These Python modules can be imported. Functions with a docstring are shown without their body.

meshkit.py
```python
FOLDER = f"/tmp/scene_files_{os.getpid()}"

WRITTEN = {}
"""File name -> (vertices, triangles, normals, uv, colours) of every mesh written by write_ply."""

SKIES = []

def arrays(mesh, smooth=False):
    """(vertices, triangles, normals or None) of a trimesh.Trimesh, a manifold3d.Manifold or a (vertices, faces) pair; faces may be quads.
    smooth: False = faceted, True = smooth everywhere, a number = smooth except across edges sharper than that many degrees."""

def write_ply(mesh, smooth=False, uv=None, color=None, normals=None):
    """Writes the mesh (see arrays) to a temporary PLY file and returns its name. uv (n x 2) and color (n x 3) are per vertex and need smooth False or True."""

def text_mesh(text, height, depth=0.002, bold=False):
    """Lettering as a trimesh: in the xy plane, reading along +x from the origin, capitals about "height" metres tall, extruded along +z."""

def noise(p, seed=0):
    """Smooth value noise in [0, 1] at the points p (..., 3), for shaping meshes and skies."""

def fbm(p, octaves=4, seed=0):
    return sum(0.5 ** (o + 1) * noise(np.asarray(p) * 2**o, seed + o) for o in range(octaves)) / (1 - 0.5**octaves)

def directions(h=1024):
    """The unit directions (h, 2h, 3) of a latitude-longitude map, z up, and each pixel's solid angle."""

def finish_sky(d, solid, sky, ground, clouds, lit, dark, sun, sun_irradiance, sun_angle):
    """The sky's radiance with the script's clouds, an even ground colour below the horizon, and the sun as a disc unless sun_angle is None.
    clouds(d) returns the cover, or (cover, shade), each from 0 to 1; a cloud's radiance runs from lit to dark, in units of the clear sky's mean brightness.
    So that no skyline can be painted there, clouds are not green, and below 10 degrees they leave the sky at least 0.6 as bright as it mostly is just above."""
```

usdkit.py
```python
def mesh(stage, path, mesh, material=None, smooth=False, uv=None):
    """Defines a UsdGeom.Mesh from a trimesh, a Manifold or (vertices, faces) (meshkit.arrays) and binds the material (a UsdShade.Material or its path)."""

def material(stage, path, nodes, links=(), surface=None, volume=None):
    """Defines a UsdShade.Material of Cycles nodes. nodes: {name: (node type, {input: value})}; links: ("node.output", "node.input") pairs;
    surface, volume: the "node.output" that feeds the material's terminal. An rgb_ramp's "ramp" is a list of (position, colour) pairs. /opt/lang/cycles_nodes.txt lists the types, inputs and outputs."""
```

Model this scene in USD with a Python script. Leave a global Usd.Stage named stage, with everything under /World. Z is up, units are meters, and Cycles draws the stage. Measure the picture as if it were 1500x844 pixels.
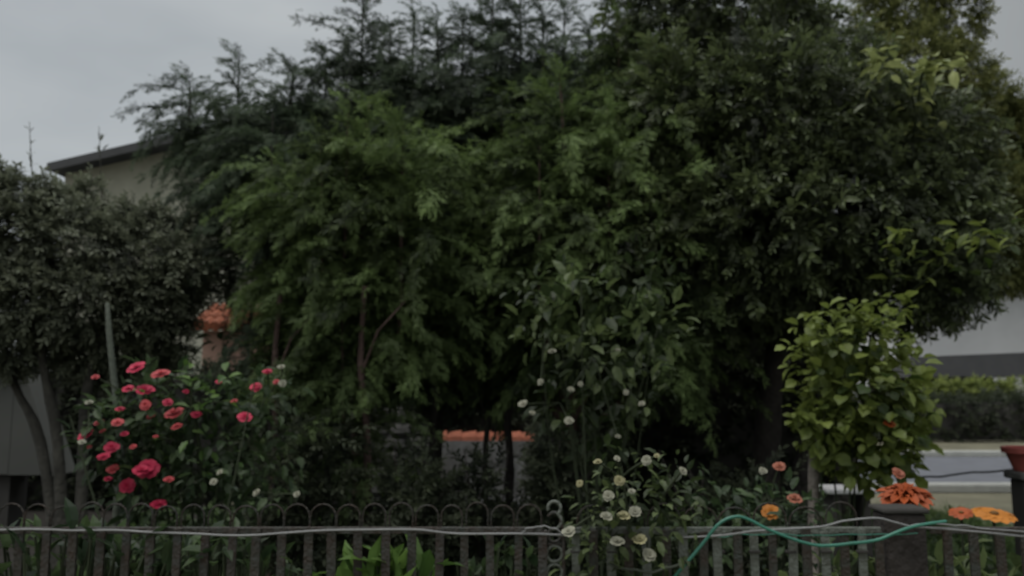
import math, random
import numpy as np
import trimesh
import usdkit, meshkit
from pxr import Usd, UsdGeom, UsdLux, UsdShade, Sdf, Gf, Vt

stage = Usd.Stage.CreateInMemory()
UsdGeom.SetStageUpAxis(stage, UsdGeom.Tokens.z)
UsdGeom.SetStageMetersPerUnit(stage, 1.0)
W = UsdGeom.Xform.Define(stage, '/World')
stage.SetDefaultPrim(W.GetPrim())
UsdGeom.Scope.Define(stage, '/World/Looks')
T = Sdf.ValueTypeNames
rng = np.random.default_rng(7)
random.seed(7)

# ------------------------------------------------------------------ camera
EYE = np.array([0.0, 0.0, 1.55])
PITCH = math.radians(6.8)
FPX = 1177.0                                    # focal length in pixels of the 1500-wide picture
cam = UsdGeom.Camera.Define(stage, '/World/camera')
cam.CreateHorizontalApertureAttr(36.0)
cam.CreateVerticalApertureAttr(36.0 * 844 / 1500)
cam.CreateFocalLengthAttr(36.0 * FPX / 1500)
cam.CreateClippingRangeAttr(Gf.Vec2f(0.05, 2000))
cam.CreateExposureAttr(-0.05)
cam.CreateFStopAttr(6.2)                        # a shaken, slightly out of focus snapshot
cam.CreateFocusDistanceAttr(0.95)
cam.AddTranslateOp().Set(Gf.Vec3d(*EYE))
cam.AddRotateXOp().Set(90.0 + math.degrees(PITCH))

# ------------------------------------------------------------------ sky and sun
SUN_EL, SUN_AZ = math.radians(74), math.radians(-120)      # azimuth: atan2(x, y)
dome = UsdLux.DomeLight.Define(stage, '/World/sky')
sky = usdkit.material(stage, '/World/Looks/overcast_sky', {
    'tc': ('texture_coordinate', {}),
    'map': ('mapping', {'scale': (1.0, 1.0, 2.6)}),
    'n': ('noise_texture', {'scale': 1.6, 'detail': 5.0, 'roughness': 0.5}),
    'cl': ('rgb_ramp', {'ramp': [(0.34, (2.10, 2.24, 2.30)), (0.50, (2.85, 3.02, 3.06)), (0.66, (3.50, 3.64, 3.62))]}),
    's': ('sky_texture', {'sky_type': 'single_scattering', 'sun_disc': False, 'sun_elevation': SUN_EL, 'sun_rotation': SUN_AZ,
                          'air_density': 1.0, 'aerosol_density': 3.0, 'ozone_density': 1.0}),
    'm': ('mix_color', {'fac': 0.9, 'use_clamp': False}),
    'sx': ('separate_xyz', {}),
    'mr': ('map_range', {'range_type': 'smoothstep', 'from_min': 0.05, 'from_max': 0.75, 'to_min': 1.0, 'to_max': 0.55, 'clamp': True}),
    'mz': ('map_range', {'range_type': 'smoothstep', 'from_min': 0.40, 'from_max': 1.0, 'to_min': 1.0, 'to_max': 2.85, 'clamp': True}),
    'mq': ('math', {'math_type': 'multiply'}),
    'mu': ('mix_color', {'blend_type': 'multiply', 'fac': 1.0}),
    'b': ('background_shader', {'strength': 0.15})},
    [('tc.generated', 'map.vector'), ('map.vector', 'n.vector'), ('n.fac', 'cl.fac'), ('s.color', 'm.a'), ('cl.color', 'm.b'),
     ('tc.generated', 'sx.vector'), ('sx.x', 'mr.value'), ('m.result', 'mu.a'), ('sx.z', 'mz.value'), ('mr.result', 'mq.value1'), ('mz.result', 'mq.value2'), ('mq.value', 'mu.b'), ('mu.result', 'b.color')], surface='b.background')
UsdShade.MaterialBindingAPI.Apply(dome.GetPrim()).Bind(sky)
sun = UsdLux.DistantLight.Define(stage, '/World/sun')
sun.CreateNormalizeAttr(True)
sun.CreateIntensityAttr(0.3)
sun.CreateAngleAttr(35.0)
sun.CreateColorAttr(Gf.Vec3f(1.0, 0.97, 0.93))
sun.AddRotateZOp().Set(-math.degrees(SUN_AZ))
sun.AddRotateXOp().Set(-(90 - math.degrees(SUN_EL)))

# ------------------------------------------------------------------ helpers
def at(px, py, Y):
    """World point at depth Y (metres in front of the camera) seen at pixel (px, py) of the 1500 x 844 photograph."""
    dx, dy = (px - 750) / FPX, (422 - py) / FPX
    c, s = math.cos(PITCH), math.sin(PITCH)
    d = np.array([dx, c - s * dy, s + c * dy])
    return EYE + d * (Y / d[1])

def unit(v):
    v = np.asarray(v, float)
    return v / max(np.linalg.norm(v), 1e-9)

used = {}
def path_of(name, parent=None):
    base = (parent.GetPath().pathString if parent else '/World') + '/' + name
    k = used.get(base, 0)
    used[base] = k + 1
    return base if k == 0 else f'{base}_{k:03d}'

def tag(p, label=None, cat=None, group=None, kind=None):
    p = p.GetPrim() if hasattr(p, 'GetPrim') else p
    for k, v in (('label', label), ('category', cat), ('group', group), ('kind', kind)):
        if v:
            p.SetCustomDataByKey(k, v)
    return p

def thing(name, label, cat, loc=(0, 0, 0), group=None):
    x = UsdGeom.Xform.Define(stage, path_of(name))
    x.AddTranslateOp().Set(Gf.Vec3d(*map(float, loc)))
    p = tag(x, label, cat, group)
    ORIGIN[p.GetPath().pathString] = np.asarray(loc, float)
    return p
ORIGIN = {}
def origin(p):
    while p and p.GetPath().pathString not in ORIGIN:
        p = p.GetParent()
        if p.GetPath().pathString in ('/World', '/'):
            return np.zeros(3)
    return ORIGIN[p.GetPath().pathString]

def put(name, mb, mat, parent=None, smooth=False, label=None, cat=None, group=None, kind=None, tip=None):
    """One Mesh prim; vertices are given in world coordinates and stored relative to the thing's base."""
    v, f = mb.arrays() if isinstance(mb, MB) else (np.asarray(mb[0], float), np.asarray(mb[1], int))
    if tip is None and isinstance(mb, MB) and mb.hastip:
        tip = mb.tips()
    if parent is not None:
        v = v - origin(parent)
    p = usdkit.mesh(stage, path_of(name, parent), trimesh.Trimesh(v, f, process=False), M[mat] if isinstance(mat, str) else mat, smooth=smooth)
    p.CreateDoubleSidedAttr(True)
    if tip is not None and smooth in (False, True):
        UsdGeom.PrimvarsAPI(p).CreatePrimvar('tip', T.FloatArray, 'vertex').Set(Vt.FloatArray.FromNumpy(np.asarray(tip, np.float32)))
    return tag(p, label, cat, group, kind)

def frame(d):
    d = unit(d)
    a = np.array([0, 0, 1.0]) if abs(d[2]) < 0.9 else np.array([1.0, 0, 0])
    u = unit(np.cross(a, d))
    return u, np.cross(d, u)

class MB:
    """Collects shapes into one mesh."""
    def __init__(self):
        self.v, self.f, self.t, self.n, self.hastip = [], [], [], 0, False
    def add(self, v, f, tip=None):
        v, f = np.asarray(v, float), np.asarray(f, int)
        if f.shape[1] == 4:
            f = np.vstack([f[:, [0, 1, 2]], f[:, [0, 2, 3]]])
        self.v.append(v); self.f.append(f + self.n); self.n += len(v)
        if tip is not None:
            self.hastip = True
        self.t.append(np.zeros(len(v)) if tip is None else np.asarray(tip, float))
        return self
    def arrays(self):
        return np.vstack(self.v), np.vstack(self.f)
    def tips(self):
        return np.concatenate(self.t)
    def box(self, c, s, rz=0.0, bevel=0.0):
        c, s = np.asarray(c, float), np.asarray(s, float) / 2
        if bevel > 0:
            b = min(bevel, s.min() * 0.8)
            pts = []
            for sx in (-1, 1):
                for sy in (-1, 1):
                    for sz in (-1, 1):
                        k = np.array([sx, sy, sz])
                        for i in range(3):
                            e = s - b; e[i] = s[i]
                            pts.append(k * e)
            h = trimesh.convex.convex_hull(np.array(pts))
            v, f = np.array(h.vertices), np.array(h.faces)
        else:
            m = trimesh.creation.box(2 * s)
            v, f = np.array(m.vertices), np.array(m.faces)
        R = np.array([[math.cos(rz), -math.sin(rz), 0], [math.sin(rz), math.cos(rz), 0], [0, 0, 1]])
        return self.add(v @ R.T + c, f)
    def tube(self, pts, r, n=6, cap=True, flat=None):
        pts = np.asarray(pts, float)
        r = np.broadcast_to(np.asarray(r, float), len(pts))
        rings, u = [], None
        for i, p in enumerate(pts):
            d = unit(pts[min(i + 1, len(pts) - 1)] - pts[max(i - 1, 0)])
            if u is None:
                u, w = frame(d)
            else:
                u = unit(u - d * np.dot(u, d)); w = np.cross(d, u)
            a = np.arange(n) / n * 2 * np.pi + 0.3
            rings.append(p + r[i] * (np.cos(a)[:, None] * u + np.sin(a)[:, None] * w))
        v = np.vstack(rings); f = []
        for i in range(len(pts) - 1):
            for k in range(n):
                k2 = (k + 1) % n
                f += [[i * n + k, i * n + k2, (i + 1) * n + k2], [i * n + k, (i + 1) * n + k2, (i + 1) * n + k]]
        if cap:
            for k in range(1, n - 1):
                f.append([0, k + 1, k]); b = (len(pts) - 1) * n
                f.append([b, b + k, b + k + 1])
        return self.add(v, f)
    def poly(self, pts, depth):
        """Convex outline (world points) pushed along vector depth."""
        pts = np.asarray(pts, float); n = len(pts); d = np.asarray(depth, float)
        v = np.vstack([pts, pts + d]); f = []
        for k in range(1, n - 1):
            f += [[0, k, k + 1], [n, n + k + 1, n + k]]
        for k in range(n):
            k2 = (k + 1) % n
            f += [[k, k + n, k2 + n], [k, k2 + n, k2]]
        return self.add(v, f)
    def lathe(self, prof, c, n=20):
        prof = np.asarray(prof, float); a = np.arange(n) / n * 2 * np.pi
        v = np.vstack([np.stack([p[0] * np.cos(a), p[0] * np.sin(a), np.full(n, p[1])], 1) for p in prof]) + np.asarray(c)
        f = []
        for i in range(len(prof) - 1):
            for k in range(n):
                k2 = (k + 1) % n
                f += [[i * n + k, i * n + k2, (i + 1) * n + k2], [i * n + k, (i + 1) * n + k2, (i + 1) * n + k]]
        return self.add(v, f)

def curve(ctrl, n=40):
    """Catmull-Rom through the control points."""
    P = np.asarray(ctrl, float)
    P = np.vstack([2 * P[0] - P[1], P, 2 * P[-1] - P[-2]])
    out = []
    m = len(P) - 3
    for i in range(m):
        for t in np.linspace(0, 1, max(2, n // m), endpoint=False):
            a, b, c, d = P[i:i + 4]
            out.append(0.5 * (2 * b + (c - a) * t + (2 * a - 5 * b + 4 * c - d) * t**2 + (3 * b - a - 3 * c + d) * t**3))
    out.append(P[-2])
    return np.array(out)

# ------------------------------------------------------------------ materials
M = {}
def plain(name, col, rough=0.7, var=0.25, scale=6.0, bump=0.0, bscale=40.0, spec=0.3, metallic=0.0, col2=None):
    col = np.array(col, float)
    c2 = np.array(col2, float) if col2 is not None else col * (1 - var)
    nodes = {'tc': ('geometry', {}),
             'n': ('noise_texture', {'scale': scale, 'detail': 6.0, 'roughness': 0.65}),
             'r': ('rgb_ramp', {'ramp': [(0.3, tuple(c2)), (0.7, tuple(np.minimum(col * (1 + var * 0.5), 1)))]}),
             'p': ('principled_bsdf', {'roughness': rough, 'specular_ior_level': spec, 'metallic': metallic})}
    links = [('tc.position', 'n.vector'), ('n.fac', 'r.fac'), ('r.color', 'p.base_color')]
    if bump:
        nodes['n2'] = ('noise_texture', {'scale': bscale, 'detail': 4.0})
        nodes['b'] = ('bump', {'strength': bump, 'distance': 0.02})
        links += [('tc.position', 'n2.vector'), ('n2.fac', 'b.height'), ('b.normal', 'p.normal')]
    M[name] = usdkit.material(stage, '/World/Looks/' + name, nodes, links, surface='p.BSDF')

def leafmat(name, dark, light, tipcol, rough=0.5, spec=0.35, trans=0.25, nscale=1.3, tipmix=0.8):
    """Foliage: a colour per leaf between dark and light, varied by region, turning to tipcol at fresh tips (primvar tip)."""
    nodes = {'g': ('geometry', {}), 'oi': ('object_info', {}),
             'n': ('noise_texture', {'scale': nscale, 'detail': 3.0, 'roughness': 0.6}),
             'a1': ('math', {'math_type': 'multiply_add', 'value2': 0.2}),
             'a2': ('math', {'math_type': 'multiply_add', 'value2': 0.95}),
             'a3': ('math', {'math_type': 'multiply', 'value2': 0.6}),
             'r': ('rgb_ramp', {'ramp': [(0.55, tuple(dark)), (1.08, tuple(light))]}),
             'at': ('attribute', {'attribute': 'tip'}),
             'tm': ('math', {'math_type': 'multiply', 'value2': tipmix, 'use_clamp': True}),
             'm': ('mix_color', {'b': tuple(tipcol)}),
             'p': ('principled_bsdf', {'roughness': rough, 'specular_ior_level': spec}),
             't': ('translucent_bsdf', {}),
             'x': ('mix_closure', {'fac': trans})}
    links = [('g.position', 'n.vector'), ('n.fac', 'a2.value1'), ('oi.random', 'a3.value1'), ('a3.value', 'a2.value3'),
             ('g.random_per_island', 'a1.value1'), ('a2.value', 'a1.value3'), ('a1.value', 'r.fac'),
             ('at.fac', 'tm.value1'), ('tm.value', 'm.fac'), ('r.color', 'm.a'), ('m.result', 'p.base_color'), ('m.result', 't.color'),
             ('p.BSDF', 'x.closure1'), ('t.BSDF', 'x.closure2')]
    M[name] = usdkit.material(stage, '/World/Looks/' + name, nodes, links, surface='x.closure')

plain('soil', (0.022, 0.019, 0.015), 0.95, 0.4, 3, 0.8, 18)
plain('asphalt', (0.13, 0.135, 0.15), 0.9, 0.2, 2, 0.3, 60)
plain('kerb_stone', (0.34, 0.34, 0.31), 0.9, 0.25, 3, 0.3, 40)
plain('verge', (0.16, 0.15, 0.10), 0.95, 0.35, 1.2, 0.6, 20)
plain('lawn_green', (0.05, 0.085, 0.03), 0.95, 0.4, 2, 0.6, 25)
plain('iron_green', (0.028, 0.033, 0.027), 0.55, 0.35, 22, 0.5, 90, 0.4, 0.0, (0.030, 0.017, 0.011))
plain('iron_dark', (0.020, 0.023, 0.020), 0.6, 0.35, 22, 0.5, 90, 0.3, 0.0, (0.030, 0.017, 0.011))
plain('iron_grey', (0.034, 0.036, 0.032), 0.5, 0.3, 22, 0.5, 90, 0.4, 0.0, (0.030, 0.017, 0.011))
plain('iron_pale', (0.125, 0.140, 0.118), 0.6, 0.3, 22, 0.5, 90, 0.4, 0.0, (0.060, 0.060, 0.048))
plain('wire_grey', (0.20, 0.20, 0.195), 0.45, 0.15, 20, 0, 1, 0.5)
plain('hose_green', (0.035, 0.16, 0.11), 0.4, 0.2, 12, 0, 1, 0.5)
plain('cable_black', (0.02, 0.02, 0.022), 0.5, 0.2, 10)
plain('bark_grey', (0.060, 0.056, 0.046), 0.95, 0.45, 9, 0.9, 30)
plain('bark_red', (0.085, 0.055, 0.046), 0.95, 0.45, 9, 0.9, 30)
plain('bark_dark', (0.04, 0.034, 0.03), 0.95, 0.4, 9, 0.9, 30)
plain('bark_pale', (0.24, 0.21, 0.18), 0.95, 0.45, 9, 0.9, 30)
plain('stake_wood', (0.075, 0.085, 0.065), 0.9, 0.3, 10, 0.4, 40)
plain('render_beige', (0.36, 0.35, 0.275), 0.9, 0.12, 0.9, 0.15, 30, col2=(0.25, 0.25, 0.19))
plain('render_white', (0.46, 0.46, 0.46), 0.9, 0.1, 0.5, 0.15, 30)
plain('render_pale', (0.17, 0.17, 0.165), 0.92, 0.25, 2.6, 0.4, 25, col2=(0.06, 0.058, 0.05))
plain('render_pink', (0.34, 0.21, 0.155), 0.92, 0.2, 1.5, 0.3, 25)
plain('plinth_dark', (0.05, 0.047, 0.042), 0.95, 0.3, 3)
plain('shed_panel', (0.07, 0.071, 0.063), 0.85, 0.15, 1.2)
plain('roof_dark', (0.055, 0.058, 0.06), 0.8, 0.3, 2, 0.3, 20)
plain('roof_slate', (0.07, 0.07, 0.072), 0.8, 0.2, 1)
plain('fascia_dark', (0.06, 0.06, 0.06), 0.7, 0.2, 2)
plain('window_glass', (0.03, 0.035, 0.04), 0.15, 0.1, 1, 0, 1, 0.6)
plain('terracotta', (0.44, 0.15, 0.09), 0.8, 0.35, 7, 0.3, 40)
plain('terracotta_rust', (0.23, 0.072, 0.034), 0.8, 0.4, 5, 0.3, 40)
plain('pot_red', (0.30, 0.075, 0.06), 0.7, 0.25, 7, 0.2, 40)
plain('stone_grey', (0.10, 0.098, 0.090), 0.95, 0.4, 8, 0.8, 25)
plain('slab_grey', (0.14, 0.14, 0.145), 0.95, 0.25, 3, 0.4, 25)
plain('petal_red', (0.46, 0.022, 0.065), 0.6, 0.25, 25)
plain('petal_rose', (0.42, 0.055, 0.06), 0.6, 0.25, 25)
plain('petal_white', (0.25, 0.245, 0.18), 0.6, 0.12, 25)
plain('petal_cream', (0.27, 0.25, 0.13), 0.6, 0.2, 25)
plain('petal_orange', (0.31, 0.062, 0.013), 0.6, 0.2, 20)
plain('petal_yellow', (0.44, 0.155, 0.016), 0.6, 0.2, 20)
plain('petal_apricot', (0.28, 0.09, 0.05), 0.6, 0.25, 20)
plain('flower_heart', (0.14, 0.07, 0.02), 0.8, 0.2, 20)
plain('stem_green', (0.035, 0.045, 0.022), 0.8, 0.3, 12)
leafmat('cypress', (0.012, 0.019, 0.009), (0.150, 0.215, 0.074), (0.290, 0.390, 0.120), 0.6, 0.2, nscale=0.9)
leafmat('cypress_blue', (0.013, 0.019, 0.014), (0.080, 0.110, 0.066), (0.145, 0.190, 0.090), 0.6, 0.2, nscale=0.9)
leafmat('laurel', (0.009, 0.013, 0.007), (0.078, 0.098, 0.042), (0.135, 0.170, 0.066), 0.45, 0.4, nscale=1.0)
leafmat('olive_leaf', (0.065, 0.080, 0.026), (0.170, 0.185, 0.060), (0.21, 0.22, 0.075), 0.55, 0.25)
leafmat('grey_leaf', (0.026, 0.031, 0.020), (0.140, 0.158, 0.104), (0.19, 0.205, 0.135), 0.55, 0.3)
leafmat('yellow_leaf', (0.030, 0.050, 0.010), (0.230, 0.280, 0.066), (0.29, 0.33, 0.09), 0.5, 0.3, 0.3, 3)
leafmat('pale_leaf', (0.170, 0.200, 0.070), (0.420, 0.460, 0.190), (0.45, 0.48, 0.22), 0.5, 0.3, 0.3, 3)
leafmat('climber_leaf', (0.022, 0.034, 0.012), (0.120, 0.155, 0.058), (0.19, 0.23, 0.09), 0.5, 0.3, 0.3, 3)
leafmat('rose_leaf', (0.018, 0.032, 0.014), (0.066, 0.100, 0.038), (0.10, 0.15, 0.05), 0.5, 0.3, 0.3, 3)
leafmat('fresh_leaf', (0.050, 0.095, 0.022), (0.120, 0.200, 0.045), (0.16, 0.24, 0.07), 0.5, 0.3, 0.3, 3)
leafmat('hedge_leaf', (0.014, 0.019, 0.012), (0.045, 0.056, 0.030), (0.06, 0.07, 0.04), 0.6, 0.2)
leafmat('grass_blade', (0.045, 0.075, 0.022), (0.110, 0.165, 0.055), (0.14, 0.19, 0.07), 0.6, 0.2)

# ------------------------------------------------------------------ the setting
def sheet(name, x0, x1, y0, y1, z, mat, n=1, amp=0.0):
    if n == 1:
        v = np.array([[x0, y0, z], [x1, y0, z], [x1, y1, z], [x0, y1, z]]); f = np.array([[0, 1, 2], [0, 2, 3]])
    else:
        xs, ys = np.meshgrid(np.linspace(x0, x1, n), np.linspace(y0, y1, n), indexing='ij')
        zz = z + amp * (meshkit.fbm(np.stack([xs * 0.9, ys * 0.9, xs * 0], -1), 4, 3) - 0.5)
        v = np.stack([xs, ys, zz], -1).reshape(-1, 3)
        i = np.arange(n - 1)[:, None] * n + np.arange(n - 1)[None]
        i = i.ravel()
        f = np.vstack([np.stack([i, i + n, i + n + 1], 1), np.stack([i, i + n + 1, i + 1], 1)])
    return put(name, (v, f), mat, kind='structure')
sheet('ground', -400, 400, -60, 900, 0.0, 'verge')
sheet('garden_soil', -9, 5.2, 2.75, 10.6, 0.004, 'soil')
sheet('lawn', 1.2, 5.15, 2.8, 9.8, 0.008, 'lawn_green')
sheet('road', -60, 120, 12.0, 17.4, 0.008, 'asphalt')
kb = MB().box((30, 11.86, 0.06), (180, 0.26, 0.13), 0, 0.02)
put('kerb', kb, 'kerb_stone', kind='structure')
kb = MB().box((30, 17.55, 0.06), (180, 0.26, 0.13), 0, 0.02)
put('far_kerb', kb, 'kerb_stone', kind='structure')
sheet('far_pavement', -60, 120, 17.69, 21.0, 0.06, 'verge')
put('path', MB().box((at(795, 700, 11)[0] + 0.1, 11.05, 0.02), (2.4, 1.3, 0.06), 0, 0.015), 'slab_grey', kind='structure')

# ------------------------------------------------------------------ buildings
def house_left():
    Y = 18.0
    e = at(75, 243, Y); w = at(95, 260, Y); ap = at(480, 152, Y)
    t = thing('gabled_house', 'beige rendered house with low dark roof rising behind the grey-green shrub', 'house', (ap[0], Y + 4, 0))
    hw = ap[0] - w[0]; slope = (ap[2] - e[2]) / (ap[0] - e[0])
    zt = e[2] + slope * (w[0] - e[0]) - 0.28
    za = zt + slope * hw
    outline = [(w[0], Y, 0), (ap[0] + hw, Y, 0), (ap[0] + hw, Y, zt), (ap[0], Y, za), (w[0], Y, zt)]
    put('wall', MB().poly(outline, (0, 9, 0)), 'render_beige', t)
    roof = None
    for s in (-1, 1):
        he = ap[0] - e[0]
        a = np.array([ap[0], Y - 0.45, ap[2] - .10]); b = np.array([ap[0] + s * (he - .22), Y - 0.45, e[2] - .10])
        dn = np.array([0, 0, -0.13])
        p = put('roof', MB().poly([a, b, b + dn, a + dn], (0, 9.9, 0)), 'roof_dark', t)
        roof = roof or p
        g = MB().poly([a + [0, -.04, .03], b + [s * .03, -.04, .03], b + [s * .03, -.04, -.16], a + [0, -.04, -.16]], (0, 0.038, 0))
        put('bargeboard', g, 'fascia_dark', t)
house_left()

def house_right():
    Y = 32.0
    a = at(1330, 410, Y); top = at(1400, 408, Y)[2]; base = 0
    t = thing('white_house', 'tall white rendered house across the road behind the dark carport', 'house', (a[0] + 6, Y + 4, 0))
    put('wall', MB().box((a[0] + 6, Y + 4, (top + base) / 2), (12, 8, top - base)), 'render_white', t)
    roof = put('roof', MB().poly([(a[0] - .5, Y - .5, top), (a[0] + 12.5, Y - .5, top), (a[0] + 12.5, Y + 4, top + 1.6), (a[0] - .5, Y + 4, top + 1.6)], (0, 0, 0.18)), 'roof_slate', t)
    put('gutter', MB().box((a[0] + 6, Y - 0.56, top - .02), (13, 0.1, 0.12)), 'render_white', t)
    for k in range(3):
        x = a[0] + 5.6 + 3 * k
        wn = put('window', MB().box((x, Y - 0.02, top - 1.6), (1.3, 0.08, 1.2), 0, 0.01), 'render_pale', t)
        put('pane', MB().box((x, Y - 0.07, top - 1.6), (1.1, 0.03, 1.0)), 'window_glass', wn)
    # carport in front
    Y2 = 26.0
    l = at(1340, 523, Y2); r = at(1560, 514, Y2); zb = at(1400, 552, Y2)[2]
    c = thing('carport', 'long low carport with dark fascia roof in front of white house', 'carport', ((l[0] + r[0]) / 2, Y2 + 2, 0))
    put('roof', MB().poly([(l[0], Y2, l[2]), (r[0], Y2, r[2]), (r[0], Y2, zb), (l[0], Y2, zb)], (0, 4, 0)), 'roof_slate', c)
    for k in range(4):
        x = l[0] + 0.2 + k * (r[0] - l[0] - 0.4) / 3
        put('post', MB().box((x, Y2 + 0.3, zb / 2 - 0.002), (0.14, 0.14, zb - 0.004), 0, 0.01), 'fascia_dark', c)
    put('back_wall', MB().box(((l[0] + r[0]) / 2, Y2 + 3.8, zb / 2 - 0.003), (r[0] - l[0] - 0.3, 0.15, zb - 0.006)), 'plinth_dark', c)
house_right()

def hut():
    Y = 13.0
    c0, c1 = at(294, 488, Y), at(398, 488, Y)
    ze, zr = at(330, 484, Y)[2], at(330, 458, Y)[2]
    t = thing('garden_hut', 'small pink rendered hut with rusty tiled roof between the shrub and conifers', 'hut', ((c0[0] + c1[0]) / 2, Y + .6, 0))
    put('wall', MB().box(((c0[0] + c1[0]) / 2, Y + 0.7, ze / 2), (c1[0] - c0[0], 1.2, ze)), 'render_pink', t)
    n, rows = 9, 3
    x0, x1 = c0[0] - 0.12, c1[0] + 0.16
    wd = (x1 - x0) / n
    put('roof_board', MB().poly([(x0, Y - .1, ze), (x1, Y - .1, ze), (x1, Y + .7, zr + .1), (x0, Y + .7, zr + .1)], (0, 0, 0.03)), 'plinth_dark', t)
    for i in range(n):
        for j in range(rows):
            a = np.array([x0 + (i + .5) * wd, Y - .14 + j * .28, ze + .045 + j * (zr + .1 - ze) / rows + 0.012])
            b = a + np.array([0, .32, (zr + .1 - ze) / rows * 1.05])
            put('roof_tile', MB().tube([a, b], [wd * .54, wd * .47], 8), 'terracotta_rust', t)
hut()

def shed():
    Y = 8.2
    a, b = at(-160, 690, Y), at(22, 560, Y)
    t = thing('pale_shed', 'low pale grey panel shed with dark base at left behind leaning trunk', 'shed', ((a[0] + b[0]) / 2, Y + .8, 0))
    z0, z1 = at(50, 696, Y)[2], at(50, 548, Y)[2]
    n = 5
    wd = (b[0] - a[0]) / n
    put('base', MB().box(((a[0] + b[0]) / 2, Y + .22, z0 / 2), (b[0] - a[0] - .04, .3, z0 - .004)), 'plinth_dark', t)
    for i in range(n):
        put('wall_panel', MB().box((a[0] + (i + .5) * wd, Y + .03, (z0 + z1) / 2), (wd - .006, .06, z1 - z0), 0, .006), 'shed_panel', t)
    sl = at(84, 690, Y)[0]
    put('sloping_end', MB().poly([(b[0], Y, z0), (sl, Y, z0), (b[0] + .1, Y, z1), (b[0], Y, z1)], (0, .36, 0)), 'shed_panel', t)
    put('core', MB().box(((a[0] + b[0]) / 2, Y + .22, (z0 + z1) / 2), (b[0] - a[0] - .02, .3, z1 - z0 - .01)), 'shed_panel', t)
    put('roof', MB().box(((a[0] + b[0]) / 2, Y + .18, z1 + .035), (b[0] - a[0] + .1, .5, .05), 0, .01), 'roof_dark', t)
shed()

def garden_walls():
    Y = 11.9 - 0.9
    a, b = at(478, 640, Y), at(784, 640, Y)
    zt = at(700, 646, Y)[2]
    t = thing('rendered_wall', 'low pale rendered wall capped with terracotta tiles under the conifers', 'wall', ((a[0] + b[0]) / 2, Y, 0))
    put('wall_face', MB().box(((a[0] + b[0]) / 2, Y + .1, zt / 2), (b[0] - a[0], .2, zt)), 'render_pale', t)
    n = 14; wd = (b[0] - a[0]) / n
    for i in range(n):
        p = np.array([a[0] + i * wd, Y + .1, zt + .02 + rng.uniform(-.006, .006)])
        put('coping_tile', MB().tube([p + [0.002, 0, 0], p + [wd * 1.05, 0, .012]], [.085, .1], 10), 'terracotta', t)
    Y2 = 10.2
    a, b = at(440, 600, Y2), at(640, 600, Y2)
    zt = at(600, 596, Y2)[2]
    t = thing('stone_wall', 'rough grey stone block wall left of the terracotta capped wall', 'wall', ((a[0] + b[0]) / 2, Y2, 0))
    put('core', MB().box(((a[0] + b[0]) / 2, Y2 + .14, zt / 2), (b[0] - a[0] - .02, .22, zt - .02)), 'stone_grey', t)
    rows = 7; h = zt / rows
    for j in range(rows):
        x = a[0] - (0 if j % 2 else .0)
        first = True
        while x < b[0] - .05:
            wd = rng.uniform(.14, .36) if not (first and j % 2) else .18
            first = False
            wd = min(wd, b[0] - x)
            hh = h * rng.uniform(.72, 1.0)
            put('stone', MB().box((x + wd / 2, Y2 + .03 + rng.uniform(-.03, .03), h * j + hh / 2), (wd - .016, .12, hh - .012), rng.uniform(-.08, .08), .035), 'stone_grey', t)
            x += wd
garden_walls()

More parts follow.
